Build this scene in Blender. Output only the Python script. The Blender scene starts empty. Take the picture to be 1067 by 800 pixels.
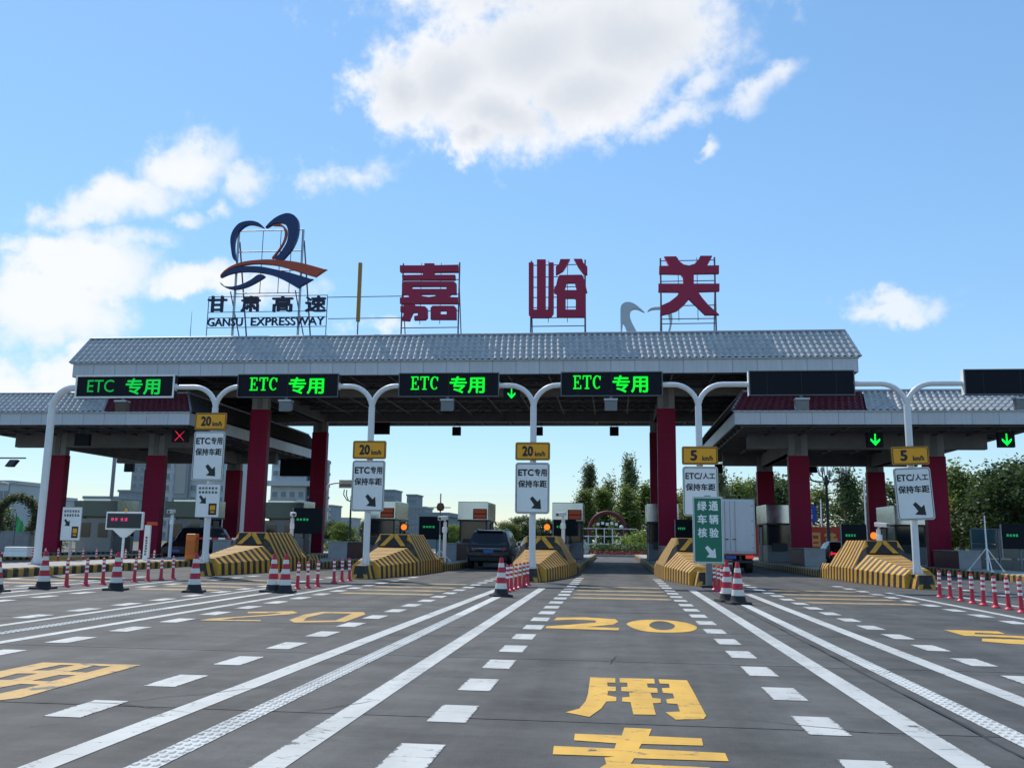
import bpy, bmesh, math, random
from mathutils import Vector, Matrix
random.seed(7)
scn = bpy.context.scene
COL = scn.collection
R = math.radians

# ------------------------------------------------------------------ camera
CAMH = 1.3
PITCH, YAW, ROLL, FPX, CX, CY = 0.168764, 0.112081, 0.0136327, 950.0, 533.5, 400.0
_fw = Vector((-math.sin(YAW)*math.cos(PITCH), math.cos(YAW)*math.cos(PITCH), math.sin(PITCH)))
_rt = Vector((math.cos(YAW), math.sin(YAW), 0)); _up = _rt.cross(_fw)
RT = math.cos(ROLL)*_rt + math.sin(ROLL)*_up
UP = -math.sin(ROLL)*_rt + math.cos(ROLL)*_up
cam = bpy.data.cameras.new('camera'); cam.sensor_width = 36; cam.lens = FPX/1067*36
cam.clip_start = 0.1; cam.clip_end = 6000
cam_o = bpy.data.objects.new('camera', cam); COL.objects.link(cam_o)
M3 = Matrix((RT, UP, -_fw)).transposed()
cam_o.matrix_world = Matrix.Translation((0, 0, CAMH)) @ M3.to_4x4()
scn.camera = cam_o

# ------------------------------------------------------------------ light
SUNV = Vector((-0.50, 0.58, 1.0)).normalized()          # towards the sun: left and ahead
SUN_EL = math.asin(SUNV.z); SUN_AZ = math.atan2(SUNV.x, SUNV.y)
world = bpy.data.worlds.new('World'); scn.world = world; world.use_nodes = True
sun = bpy.data.lights.new('sun', 'SUN'); sun.energy = 3.0; sun.angle = R(0.55); sun.color = (1.0, 0.94, 0.84)
sun_o = bpy.data.objects.new('sun', sun); COL.objects.link(sun_o)
sun_o.rotation_euler = SUNV.to_track_quat('Z', 'Y').to_euler(); sun_o.location = SUNV*60
scn.view_settings.view_transform = 'Standard'; scn.view_settings.look = 'None'
scn.view_settings.exposure = 0.38; scn.view_settings.gamma = 1
scn.cycles.use_denoising = True
world.cycles.sampling_method = 'NONE'
scn.cycles.max_bounces = 6; scn.cycles.diffuse_bounces = 3; scn.cycles.glossy_bounces = 3; scn.cycles.transparent_max_bounces = 4
scn.cycles.sample_clamp_indirect = 8

# ------------------------------------------------------------------ pixel helpers (photo pixels -> directions)
def ray(x, y): return _fw + (x-CX)/FPX*RT - (y-CY)/FPX*UP
def gnd(x, y, z=0.0):
    d = ray(x, y); t = (z-CAMH)/d.z; return (d.x*t, d.y*t)
def at(x, y, Y):
    d = ray(x, y); t = Y/d.y; return (d.x*t, CAMH + d.z*t)

# ------------------------------------------------------------------ sky
def build_sky():
    nt = world.node_tree; N = nt.nodes; L = nt.links
    for n in list(N): N.remove(n)
    out = N.new('ShaderNodeOutputWorld')
    sky = N.new('ShaderNodeTexSky'); sky.sky_type = 'NISHITA'; sky.sun_disc = False
    sky.sun_elevation = SUN_EL; sky.sun_rotation = SUN_AZ
    sky.altitude = 1500; sky.air_density = 1.15; sky.dust_density = 0.25; sky.ozone_density = 4.0
    bg = N.new('ShaderNodeBackground'); bg.inputs[1].default_value = 0.15
    # roll off the bright horizon band the way the photograph's exposure does: c / (1 + k lum(c))
    lu = N.new('ShaderNodeVectorMath'); lu.operation = 'DOT_PRODUCT'; lu.inputs[1].default_value = (.30, .45, .25); L.new(sky.outputs[0], lu.inputs[0])
    dn = N.new('ShaderNodeMath'); dn.operation = 'MULTIPLY_ADD'; dn.inputs[1].default_value = .20; dn.inputs[2].default_value = 1.0; L.new(lu.outputs['Value'], dn.inputs[0])
    iv = N.new('ShaderNodeMath'); iv.operation = 'DIVIDE'; iv.inputs[0].default_value = 1.5; L.new(dn.outputs[0], iv.inputs[1])
    sc_ = N.new('ShaderNodeVectorMath'); sc_.operation = 'SCALE'; L.new(sky.outputs[0], sc_.inputs[0]); L.new(iv.outputs[0], sc_.inputs['Scale'])
    hs = N.new('ShaderNodeHueSaturation'); hs.inputs['Hue'].default_value = .490; hs.inputs['Saturation'].default_value = 1.02; L.new(sc_.outputs[0], hs.inputs['Color'])
    L.new(hs.outputs[0], bg.inputs[0])
    tc = N.new('ShaderNodeTexCoord'); D = tc.outputs['Generated']
    def noise(vec, scale, detail=6, rough=.55):
        n = N.new('ShaderNodeTexNoise'); n.inputs['Scale'].default_value = scale
        n.inputs['Detail'].default_value = detail; n.inputs['Roughness'].default_value = rough
        L.new(vec, n.inputs['Vector']); return n
    def vm(op, a, b=None):
        n = N.new('ShaderNodeVectorMath'); n.operation = op
        for i, s in enumerate((a, b)):
            if s is None: continue
            if isinstance(s, (tuple, list)): n.inputs[i].default_value = s
            elif isinstance(s, float): n.inputs['Scale'].default_value = s
            else: L.new(s, n.inputs[i])
        return n.outputs['Value'] if op in ('LENGTH', 'DOT_PRODUCT') else n.outputs[0]
    def ma(op, a, b=None, c=None, clamp=False):
        n = N.new('ShaderNodeMath'); n.operation = op; n.use_clamp = clamp
        for i, s in enumerate((a, b, c)):
            if s is None: continue
            if isinstance(s, (int, float)): n.inputs[i].default_value = s
            else: L.new(s, n.inputs[i])
        return n.outputs[0]
    def smooth(v, lo, hi):
        n = N.new('ShaderNodeMapRange'); n.interpolation_type = 'SMOOTHSTEP'
        n.inputs['From Min'].default_value = lo; n.inputs['From Max'].default_value = hi
        L.new(v, n.inputs['Value']); return n.outputs[0]
    n1 = noise(D, 9.0, 5, .6)
    w1 = vm('SUBTRACT', n1.outputs['Color'], (.5, .5, .5))
    n2 = noise(D, 34.0, 4, .6)
    w2 = vm('SUBTRACT', n2.outputs['Color'], (.5, .5, .5))
    def scaled(v, s):
        n = N.new('ShaderNodeVectorMath'); n.operation = 'SCALE'; n.inputs['Scale'].default_value = s
        L.new(v, n.inputs[0]); return n.outputs[0]
    DW = vm('ADD', vm('ADD', D, scaled(w1, .075)), scaled(w2, .022))
    # cloud lumps: photo px centre, half sizes, tilt in degrees, softness weight
    big = [(470, 84, 92, 52, 20), (560, 50, 130, 74, 8), (660, 36, 112, 66, 0), (520, 128, 78, 46, -5), (420, 100, 52, 44, 15),
           (610, 96, 110, 52, 20), (560, -60, 210, 90, 0), (497, 156, 34, 24, 0), (185, 172, 54, 28, 15), (125, 208, 62, 22, 15),
           (100, 284, 56, 32, 5), (30, 318, 84, 40, 0), (205, 290, 50, 16, 0), (64, 390, 52, 20, 20), (-10, 402, 60, 26, 0)]
    thin = [(700, 132, 46, 14, 15), (792, 92, 38, 17, 55), (812, 68, 22, 14, 30), (365, 184, 50, 18, 10), (255, 186, 30, 20, 10), (228, 216, 12, 14, 0),
            (16, 264, 20, 8, 0), (740, 164, 10, 8, 30), (935, 320, 46, 9, 0), (942, 313, 28, 8, 0), (190, 226, 26, 9, 0), (725, 92, 46, 22, 40), (395, 342, 34, 8, 0), (120, 250, 60, 14, 5), (270, 300, 60, 14, 0)]
    def field(lst, k):
        cur = None
        for (x, y, a, b, tilt) in lst:
            c = ray(x, y).normalized()
            e1 = ray(x+10*math.cos(R(tilt)), y-10*math.sin(R(tilt))).normalized() - c
            e1 = (e1 - c*e1.dot(c)).normalized(); e2 = c.cross(e1)
            m = Matrix((e1, e2, c)).transposed()
            mp = N.new('ShaderNodeMapping'); mp.vector_type = 'TEXTURE'
            mp.inputs['Location'].default_value = c
            mp.inputs['Rotation'].default_value = m.to_euler('XYZ')
            mp.inputs['Scale'].default_value = (a/FPX*k, b/FPX*k, .5)
            L.new(DW, mp.inputs['Vector'])
            ln = vm('LENGTH', mp.outputs[0])
            v = ma('SUBTRACT', 1.0, ln)
            cur = v if cur is None else ma('SMOOTH_MAX', cur, v, .12)
        return cur
    f_top = field(big[:8], 1.12); fb = ma('SMOOTH_MAX', f_top, field(big[8:], 1.26), .1); ft = field(thin, 1.25)
    fine = ma('SUBTRACT', n2.outputs['Fac'], .5); mid = ma('SUBTRACT', n1.outputs['Fac'], .5)
    f1 = ma('ADD', fb, ma('ADD', ma('MULTIPLY', fine, 1.05), ma('MULTIPLY', mid, .9)))
    f2 = ma('ADD', ft, ma('ADD', ma('MULTIPLY', fine, 2.0), ma('MULTIPLY', mid, 1.2)))
    # scattered cloud over the rest of the sky (out of the picture it simply goes on)
    sx = N.new('ShaderNodeSeparateXYZ'); L.new(D, sx.inputs[0])
    den = ma('ADD', ma('ABSOLUTE', sx.outputs['Z']), .18)
    pl = N.new('ShaderNodeCombineXYZ'); L.new(ma('DIVIDE', sx.outputs['X'], den), pl.inputs[0]); L.new(ma('DIVIDE', sx.outputs['Y'], den), pl.inputs[1])
    ng = noise(pl.outputs[0], 1.1, 7, .55)
    fwd = vm('DOT_PRODUCT', D, tuple(_fw))
    away = smooth(fwd, .78, .62)
    f3 = ma('MULTIPLY', ma('SUBTRACT', ng.outputs['Fac'], .56), 4.0)
    a1 = ma('MULTIPLY', smooth(f1, -.10, .50), smooth(ma('ADD', ma('MAXIMUM', ma('ADD', f_top, .35), fb), ma('MULTIPLY', mid, 2.4)), -.8, .75)); a2 = ma('MULTIPLY', smooth(f2, -.1, 1.0), .8)
    a3 = ma('MULTIPLY', ma('MULTIPLY', smooth(f3, 0, .8), away), smooth(sx.outputs['Z'], 0, .1))
    alpha = ma('MULTIPLY', ma('MAXIMUM', ma('MAXIMUM', a1, a2), a3), .96)
    core = smooth(ma('ADD', f_top, ma('MULTIPLY', mid, .15)), .18, 1.05)
    mx = N.new('ShaderNodeMix'); mx.data_type = 'RGBA'
    mx.inputs['A'].default_value = (.82, .83, .85, 1); mx.inputs['B'].default_value = (.60, .63, .68, 1)
    L.new(core, mx.inputs['Factor'])
    cb = N.new('ShaderNodeBackground'); L.new(mx.outputs['Result'], cb.inputs[0]); cb.inputs[1].default_value = 0.92
    ms = N.new('ShaderNodeMixShader'); L.new(alpha, ms.inputs[0]); L.new(bg.outputs[0], ms.inputs[1]); L.new(cb.outputs[0], ms.inputs[2])
    L.new(ms.outputs[0], out.inputs[0])
build_sky()

# ------------------------------------------------------------------ materials
MATS = {}
def mat(name, col, rough=.6, metal=0., var=.12, scale=6., bump=0., bscale=40., spec=.5, coat=0., emit=0., stretch=(1, 1, 1), trans=0., objrand=0.):
    if name in MATS: return MATS[name]
    m = bpy.data.materials.new(name); m.use_nodes = True; MATS[name] = m
    nt = m.node_tree; N = nt.nodes; L = nt.links; b = N['Principled BSDF']
    b.inputs['Roughness'].default_value = rough; b.inputs['Metallic'].default_value = metal
    b.inputs['Specular IOR Level'].default_value = spec
    b.inputs['Coat Weight'].default_value = coat
    c4 = tuple(col)+(1,)
    if emit:
        b.inputs['Base Color'].default_value = c4
        b.inputs['Emission Color'].default_value = c4; b.inputs['Emission Strength'].default_value = emit
        return m
    tc = N.new('ShaderNodeTexCoord'); mp = N.new('ShaderNodeMapping'); mp.inputs['Scale'].default_value = stretch
    L.new(tc.outputs['Object'], mp.inputs[0])
    n1 = N.new('ShaderNodeTexNoise'); n1.inputs['Scale'].default_value = scale; n1.inputs['Detail'].default_value = 6; n1.inputs['Roughness'].default_value = .65
    L.new(mp.outputs[0], n1.inputs['Vector'])
    mr = N.new('ShaderNodeMapRange'); mr.inputs['From Min'].default_value = .25; mr.inputs['From Max'].default_value = .75
    mr.inputs['To Min'].default_value = 1-var; mr.inputs['To Max'].default_value = 1+var
    L.new(n1.outputs['Fac'], mr.inputs['Value'])
    val = mr.outputs[0]
    if objrand:
        oi = N.new('ShaderNodeObjectInfo'); r2 = N.new('ShaderNodeMapRange')
        r2.inputs['To Min'].default_value = 1-objrand; r2.inputs['To Max'].default_value = 1+objrand
        L.new(oi.outputs['Random'], r2.inputs['Value'])
        mm = N.new('ShaderNodeMath'); mm.operation = 'MULTIPLY'; L.new(val, mm.inputs[0]); L.new(r2.outputs[0], mm.inputs[1]); val = mm.outputs[0]
    vs = N.new('ShaderNodeVectorMath'); vs.operation = 'SCALE'; vs.inputs[0].default_value = col; L.new(val, vs.inputs['Scale'])
    L.new(vs.outputs[0], b.inputs['Base Color'])
    rr = N.new('ShaderNodeMapRange'); rr.inputs['To Min'].default_value = max(.03, rough-.12); rr.inputs['To Max'].default_value = min(1, rough+.12)
    L.new(n1.outputs['Fac'], rr.inputs['Value']); L.new(rr.outputs[0], b.inputs['Roughness'])
    if bump:
        n2 = N.new('ShaderNodeTexNoise'); n2.inputs['Scale'].default_value = bscale; n2.inputs['Detail'].default_value = 4
        L.new(mp.outputs[0], n2.inputs['Vector'])
        bp = N.new('ShaderNodeBump'); bp.inputs['Strength'].default_value = bump; bp.inputs['Distance'].default_value = .02
        L.new(n2.outputs['Fac'], bp.inputs['Height']); L.new(bp.outputs[0], b.inputs['Normal'])
    if trans: b.inputs['Transmission Weight'].default_value = trans
    return m

def stripe_mat(name, c1, c2, period, duty=.5, slant=0., axis=1, wear=.5):
    """worn two-colour painted stripes along an object axis"""
    if name in MATS: return MATS[name]
    m = mat(name, c1, .62, var=.2, scale=3, bump=.15)
    nt = m.node_tree; N = nt.nodes; L = nt.links; b = N['Principled BSDF']
    tc = N.new('ShaderNodeTexCoord'); sp = N.new('ShaderNodeSeparateXYZ'); L.new(tc.outputs['Object'], sp.inputs[0])
    def ma(op, a, c):
        n = N.new('ShaderNodeMath'); n.operation = op
        for i, s in enumerate((a, c)):
            if isinstance(s, (int, float)): n.inputs[i].default_value = s
            else: L.new(s, n.inputs[i])
        return n.outputs[0]
    t = ma('ADD', sp.outputs[axis], ma('MULTIPLY', sp.outputs[2], slant))
    fr = ma('FRACT', ma('DIVIDE', t, period), 0)
    ed = N.new('ShaderNodeTexNoise'); ed.inputs['Scale'].default_value = 14; L.new(tc.outputs['Object'], ed.inputs['Vector'])
    fr2 = ma('ADD', fr, ma('MULTIPLY', ma('SUBTRACT', ed.outputs['Fac'], .5), .05))
    st = ma('GREATER_THAN', fr2, duty)
    mx = N.new('ShaderNodeMix'); mx.data_type = 'RGBA'; mx.inputs['A'].default_value = tuple(c1)+(1,); mx.inputs['B'].default_value = tuple(c2)+(1,)
    L.new(st, mx.inputs['Factor'])
    dn = N.new('ShaderNodeTexNoise'); dn.inputs['Scale'].default_value = 3.4; dn.inputs['Detail'].default_value = 12; dn.inputs['Roughness'].default_value = .72; L.new(tc.outputs['Object'], dn.inputs['Vector'])
    dr = N.new('ShaderNodeMapRange'); dr.inputs['From Min'].default_value = .46; dr.inputs['From Max'].default_value = .68; dr.inputs['To Max'].default_value = wear
    L.new(dn.outputs['Fac'], dr.inputs['Value'])
    mx2 = N.new('ShaderNodeMix'); mx2.data_type = 'RGBA'; mx2.inputs['B'].default_value = (.16, .14, .11, 1)
    L.new(dr.outputs[0], mx2.inputs['Factor']); L.new(mx.outputs['Result'], mx2.inputs['A'])
    L.new(mx2.outputs['Result'], b.inputs['Base Color'])
    return m

def pavement_mat():
    m = mat('pavement_concrete', (.076, .0755, .073), .80, var=.16, scale=.55, bump=.25, bscale=55, objrand=.07)
    nt = m.node_tree; N = nt.nodes; L = nt.links; b = N['Principled BSDF']
    src = b.inputs['Base Color'].links[0].from_socket
    geo = N.new('ShaderNodeNewGeometry')
    def nz(scale, stretch, detail=6, rough=.6):
        mp = N.new('ShaderNodeMapping'); mp.inputs['Scale'].default_value = stretch; L.new(geo.outputs['Position'], mp.inputs[0])
        n = N.new('ShaderNodeTexNoise'); n.inputs['Scale'].default_value = scale; n.inputs['Detail'].default_value = detail; n.inputs['Roughness'].default_value = rough
        L.new(mp.outputs[0], n.inputs['Vector']); return n.outputs['Fac']
    def rng(v, a, b_, c, d):
        r = N.new('ShaderNodeMapRange'); r.inputs['From Min'].default_value = a; r.inputs['From Max'].default_value = b_
        r.inputs['To Min'].default_value = c; r.inputs['To Max'].default_value = d; L.new(v, r.inputs['Value']); return r.outputs[0]
    def mul(v, s):
        n = N.new('ShaderNodeVectorMath'); n.operation = 'SCALE'; L.new(v, n.inputs[0]); L.new(s, n.inputs['Scale']); return n.outputs[0]
    v = mul(src, rng(nz(1.0, (1.6, .07, 1), 5),   .35, .7, 1.18, .74))      # tyre tracks along the lanes
    v = mul(v, rng(nz(.9, (1, 1, 1), 9, .72), .43, .67, 1.12, .52))         # oil and rubber patches
    v = mul(v, rng(nz(1.5, (.3, 1.6, 1), 7, .7), .3, .7, .80, 1.20))       # brushed cross texture
    v = mul(v, rng(nz(160, (1, 1, 1), 2, .5), .3, .7, .80, 1.20))          # grain
    v = mul(v, rng(nz(3.2, (1, 1, 1), 10, .8), .57, .66, 1.0, .60))        # small dark spots
    sp = N.new('ShaderNodeSeparateXYZ'); L.new(geo.outputs['Position'], sp.inputs[0])
    def ma(op, p, q):
        k = N.new('ShaderNodeMath'); k.operation = op
        for i_, z_ in enumerate((p, q)):
            if isinstance(z_, (int, float)): k.inputs[i_].default_value = z_
            else: L.new(z_, k.inputs[i_])
        return k.outputs[0]
    wob = ma('ADD', sp.outputs[0], ma('MULTIPLY', ma('SUBTRACT', nz(.12, (.3, 1, 1), 2), .5), 1.2))
    fr = ma('ABSOLUTE', ma('SUBTRACT', ma('FRACT', ma('DIVIDE', ma('ADD', wob, 2.57), 5.4), 0), .5), 0)   # 0 at lane centre
    tr = rng(ma('ABSOLUTE', ma('SUBTRACT', fr, .15), 0), 0, .075, 1, 0)
    tr = ma('MULTIPLY', tr, rng(nz(.8, (1.2, .12, 1), 6, .7), .3, .65, .15, 1.0))
    v = mul(v, rng(tr, 0, 1, 1.0, .68))
    L.new(v, b.inputs['Base Color'])
    return m

def paint_mat(name, col, thr=.63, ground=(.075, .076, .078)):
    m = mat(name, col, .62, var=.07, scale=2.5, bump=.1)
    nt = m.node_tree; N = nt.nodes; L = nt.links; b = N['Principled BSDF']
    src = b.inputs['Base Color'].links[0].from_socket
    geo = N.new('ShaderNodeNewGeometry')
    n = N.new('ShaderNodeTexNoise'); n.inputs['Scale'].default_value = 2.6; n.inputs['Detail'].default_value = 10; n.inputs['Roughness'].default_value = .74
    L.new(geo.outputs['Position'], n.inputs['Vector'])
    r = N.new('ShaderNodeMapRange'); r.inputs['From Min'].default_value = thr; r.inputs['From Max'].default_value = thr+.05; L.new(n.outputs['Fac'], r.inputs['Value'])
    mx = N.new('ShaderNodeMix'); mx.data_type = 'RGBA'; mx.inputs['B'].default_value = tuple(ground)+(1,)
    def ma(op, p, q, clamp=False):
        k = N.new('ShaderNodeMath'); k.operation = op; k.use_clamp = clamp
        for i_, z_ in enumerate((p, q)):
            if isinstance(z_, (int, float)): k.inputs[i_].default_value = z_
            else: L.new(z_, k.inputs[i_])
        return k.outputs[0]
    tcg = N.new('ShaderNodeTexCoord'); sg = N.new('ShaderNodeSeparateXYZ'); L.new(tcg.outputs['Generated'], sg.inputs[0])
    edge = ma('MINIMUM', sg.outputs[0], ma('SUBTRACT', 1.0, sg.outputs[0]))
    ne = N.new('ShaderNodeTexNoise'); ne.inputs['Scale'].default_value = 24; ne.inputs['Detail'].default_value = 5; L.new(geo.outputs['Position'], ne.inputs['Vector'])
    rag = ma('LESS_THAN', edge, ma('MULTIPLY', ma('SUBTRACT', ne.outputs['Fac'], .44), .34))
    mc = N.new('ShaderNodeMapping'); mc.inputs['Scale'].default_value = (.5, 2.4, 1); L.new(geo.outputs['Position'], mc.inputs[0])
    nc = N.new('ShaderNodeTexNoise'); nc.inputs['Scale'].default_value = 1.1; nc.inputs['Detail'].default_value = 6; nc.inputs['Roughness'].default_value = .55; L.new(mc.outputs[0], nc.inputs['Vector'])
    crk = ma('LESS_THAN', ma('ABSOLUTE', ma('SUBTRACT', nc.outputs['Fac'], .5), 0), .0035)
    fac = ma('ADD', r.outputs[0], ma('MULTIPLY', ma('MAXIMUM', rag, ma('MULTIPLY', crk, .8)), .85), True)
    L.new(fac, mx.inputs['Factor']); L.new(src, mx.inputs['A'])
    mp = N.new('ShaderNodeMapping'); mp.inputs['Scale'].default_value = (2.2, .5, 1); L.new(geo.outputs['Position'], mp.inputs[0])
    n3 = N.new('ShaderNodeTexNoise'); n3.inputs['Scale'].default_value = 1.4; n3.inputs['Detail'].default_value = 6; L.new(mp.outputs[0], n3.inputs['Vector'])
    r3 = N.new('ShaderNodeMapRange'); r3.inputs['From Min'].default_value = .4; r3.inputs['From Max'].default_value = .75; r3.inputs['To Min'].default_value = 1; r3.inputs['To Max'].default_value = .74
    L.new(n3.outputs['Fac'], r3.inputs['Value'])
    vs = N.new('ShaderNodeVectorMath'); vs.operation = 'SCALE'; L.new(mx.outputs['Result'], vs.inputs[0]); L.new(r3.outputs[0], vs.inputs['Scale'])
    L.new(vs.outputs[0], b.inputs['Base Color'])
    return m

def leaf_mat(name, dark, light, tr=.35):
    m = bpy.data.materials.new(name); m.use_nodes = True; MATS[name] = m
    nt = m.node_tree; N = nt.nodes; L = nt.links; b = N['Principled BSDF']; b.inputs['Roughness'].default_value = .55
    g = N.new('ShaderNodeNewGeometry'); oi = N.new('ShaderNodeObjectInfo')
    mx = N.new('ShaderNodeMix'); mx.data_type = 'RGBA'; mx.inputs['A'].default_value = tuple(dark)+(1,); mx.inputs['B'].default_value = tuple(light)+(1,)
    L.new(g.outputs['Random Per Island'], mx.inputs['Factor'])
    r = N.new('ShaderNodeMapRange'); r.inputs['To Min'].default_value = .78; r.inputs['To Max'].default_value = 1.25; L.new(oi.outputs['Random'], r.inputs['Value'])
    vs = N.new('ShaderNodeVectorMath'); vs.operation = 'SCALE'; L.new(mx.outputs['Result'], vs.inputs[0]); L.new(r.outputs[0], vs.inputs['Scale'])
    L.new(vs.outputs[0], b.inputs['Base Color'])
    t = N.new('ShaderNodeBsdfTranslucent'); L.new(vs.outputs[0], t.inputs[0])
    ms = N.new('ShaderNodeMixShader'); ms.inputs[0].default_value = tr
    L.new(b.outputs[0], ms.inputs[1]); L.new(t.outputs[0], ms.inputs[2]); L.new(ms.outputs[0], N['Material Output'].inputs[0])
    return m

PAVE = pavement_mat()
WHITE_PAINT = paint_mat('white_road_paint', (.54, .55, .53), .60)
RUMBLE_PAINT = paint_mat('rumble_line_paint', (.60, .61, .59), .63)
YELLOW_PAINT = paint_mat('yellow_road_paint', (.74, .42, .05), .62)
DULL_YELLOW = paint_mat('worn_yellow_paint', (.40, .28, .13), .55)
ROOF_SILVER = mat('silver_roof_tile', (.47, .48, .485), .62, .0, var=.22, scale=3.4, spec=.4)
ROOF_MAROON = mat('maroon_roof_tile', (.135, .028, .042), .45, .1, var=.25, scale=2.2)
ROOF_SHADED = mat('shaded_side_tile', (.075, .072, .075), .5, .1, var=.25, scale=2.2)  # shade on the lower canopies' roof sides, put into the tile colour
FASCIA = mat('fascia_panel', (.53, .55, .58), .45, .25, var=.13, scale=2.0, objrand=.05, stretch=(2.5, 2.5, .35))
MAROON = mat('maroon_cladding', (.27, .004, .036), .5, 0, var=.2, scale=1.2, spec=.18, stretch=(2, 2, .3))
MAROON_DK = mat('maroon_stone', (.085, .008, .018), .45, 0, var=.2, scale=3)
CONC = mat('bare_concrete', (.30, .30, .30), .8, var=.2, scale=1.8, bump=.2)
CONC_DK = mat('weathered_concrete', (.20, .20, .205), .85, var=.22, scale=1.2, bump=.2)
DECK = mat('dark_deck', (.05, .052, .056), .8, var=.2, scale=1)
STEEL = mat('frame_steel', (.14, .145, .155), .5, .6, var=.15)
GALV = mat('galvanised_steel', (.42, .44, .46), .4, .8, var=.15, scale=12)
WHITE_METAL = mat('white_painted_metal', (.74, .755, .76), .36, 0, var=.06, scale=3, coat=.2)
SIGN_WHITE = mat('sign_white', (.90, .905, .87), .5, 0, var=.05, scale=3)
SIGN_BACK = mat('sign_back_grey', (.36, .37, .38), .5, .5, var=.1)
SIGN_BLACK = mat('sign_black', (.015, .016, .018), .5, var=.1)
SIGN_GREEN = mat('sign_green', (.005, .175, .105), .45, var=.07, scale=3)
SIGN_YELLOW = mat('sign_yellow', (.92, .40, .008), .45, var=.06, scale=3)
LEDBOARD = mat('led_board_black', (.007, .009, .014), .6, var=.2, scale=20, spec=.2)
LED_GREEN = mat('led_green', (.0, .72, .02), emit=.85)
LED_GREEN_DIM = mat('led_green_dim', (.0, .40, .05), emit=.5)
LED_GREEN_FAINT = mat('led_green_faint', (.02, .42, .12), emit=.45)
LED_GREEN_MID = mat('led_green_mid', (.0, .55, .05), emit=.6)
LED_RED = mat('led_red', (1.0, .02, .06), emit=.9)
LED_PINK = mat('led_pink', (.75, .04, .16), emit=.6)
LED_AMBER = mat('led_amber', (.36, .06, .02), emit=.12)
BEACON = mat('beacon_amber', (1.0, .20, .01), emit=.95)
SIGNAL_GREEN = mat('signal_green', (.0, 1.0, .06), emit=1.1)
RUBBER = mat('black_rubber', (.018, .019, .021), .75, var=.25, scale=10)
CONE_RED = mat('cone_red', (.52, .010, .030), .45, var=.12, scale=6)
CONE_WHITE = mat('reflective_white', (.70, .71, .64), .5, var=.08, scale=8)
POST_RED = mat('delineator_red', (.62, .018, .055), .42, var=.1, scale=6)
BAR_STRIPE = stripe_mat('barrier_stripes', (.70, .36, .035), (.024, .020, .017), .39, .50, .14)
NOSE_STRIPE = mat('barrier_yellow', (.66, .34, .03), .6, var=.25, scale=5, bump=.15)
NOSE_BLACK = mat('barrier_black', (.022, .02, .018), .65, var=.3, scale=5)
KERB_STRIPE = stripe_mat('kerb_stripes', (.52, .30, .045), (.030, .026, .022), .50, .5, .0, 1, .75)
KERB_TOP = mat('kerb_concrete', (.36, .35, .33), .85, var=.2, scale=2, bump=.2)
GLASS_DK = mat('dark_glass', (.018, .024, .030), .08, 0, var=.1, spec=.7)
GLASS_BLUE = mat('blue_glass', (.06, .12, .18), .1, 0, var=.15, spec=.7)
BLUE_PAINT = mat('logo_blue', (.010, .035, .135), .45, var=.1, scale=2)
RED_PAINT = mat('logo_red', (.46, .075, .03), .5, var=.1, scale=2)
CHAR_RED = mat('sign_crimson', (.36, .006, .055), .5, var=.1, scale=1.5)
CHAR_DK = mat('sign_dark_blue', (.012, .018, .05), .5, var=.1)
MUSTARD = mat('mustard_paint', (.42, .21, .02), .5, var=.1)
BOOTH_SILVER = mat('booth_silver', (.50, .56, .62), .16, .95, var=.15, scale=.8, bump=.06, bscale=3)
BOOTH_GREY = mat('booth_grey', (.20, .215, .23), .5, .2, var=.15)
BOOTH_DK = mat('booth_dark', (.035, .038, .043), .5, var=.2)
BOOTH_PALE = mat('booth_pale', (.38, .37, .35), .6, var=.12)
BARK = mat('bark', (.11, .085, .06), .9, var=.3, scale=5)
GRASS = mat('ground_earth', (.10, .105, .06), .95, var=.35, scale=.15)
LEAF_A = leaf_mat('leaf_mid_green', (.095, .130, .030), (.240, .290, .070), .5)
LEAF_B = leaf_mat('leaf_dark_green', (.036, .066, .022), (.105, .160, .046), .45)
LEAF_C = leaf_mat('leaf_bright_green', (.105, .160, .024), (.260, .340, .065), .5)
LEAF_D = leaf_mat('leaf_grey_green', (.090, .120, .050), (.230, .260, .115), .5)

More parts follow.
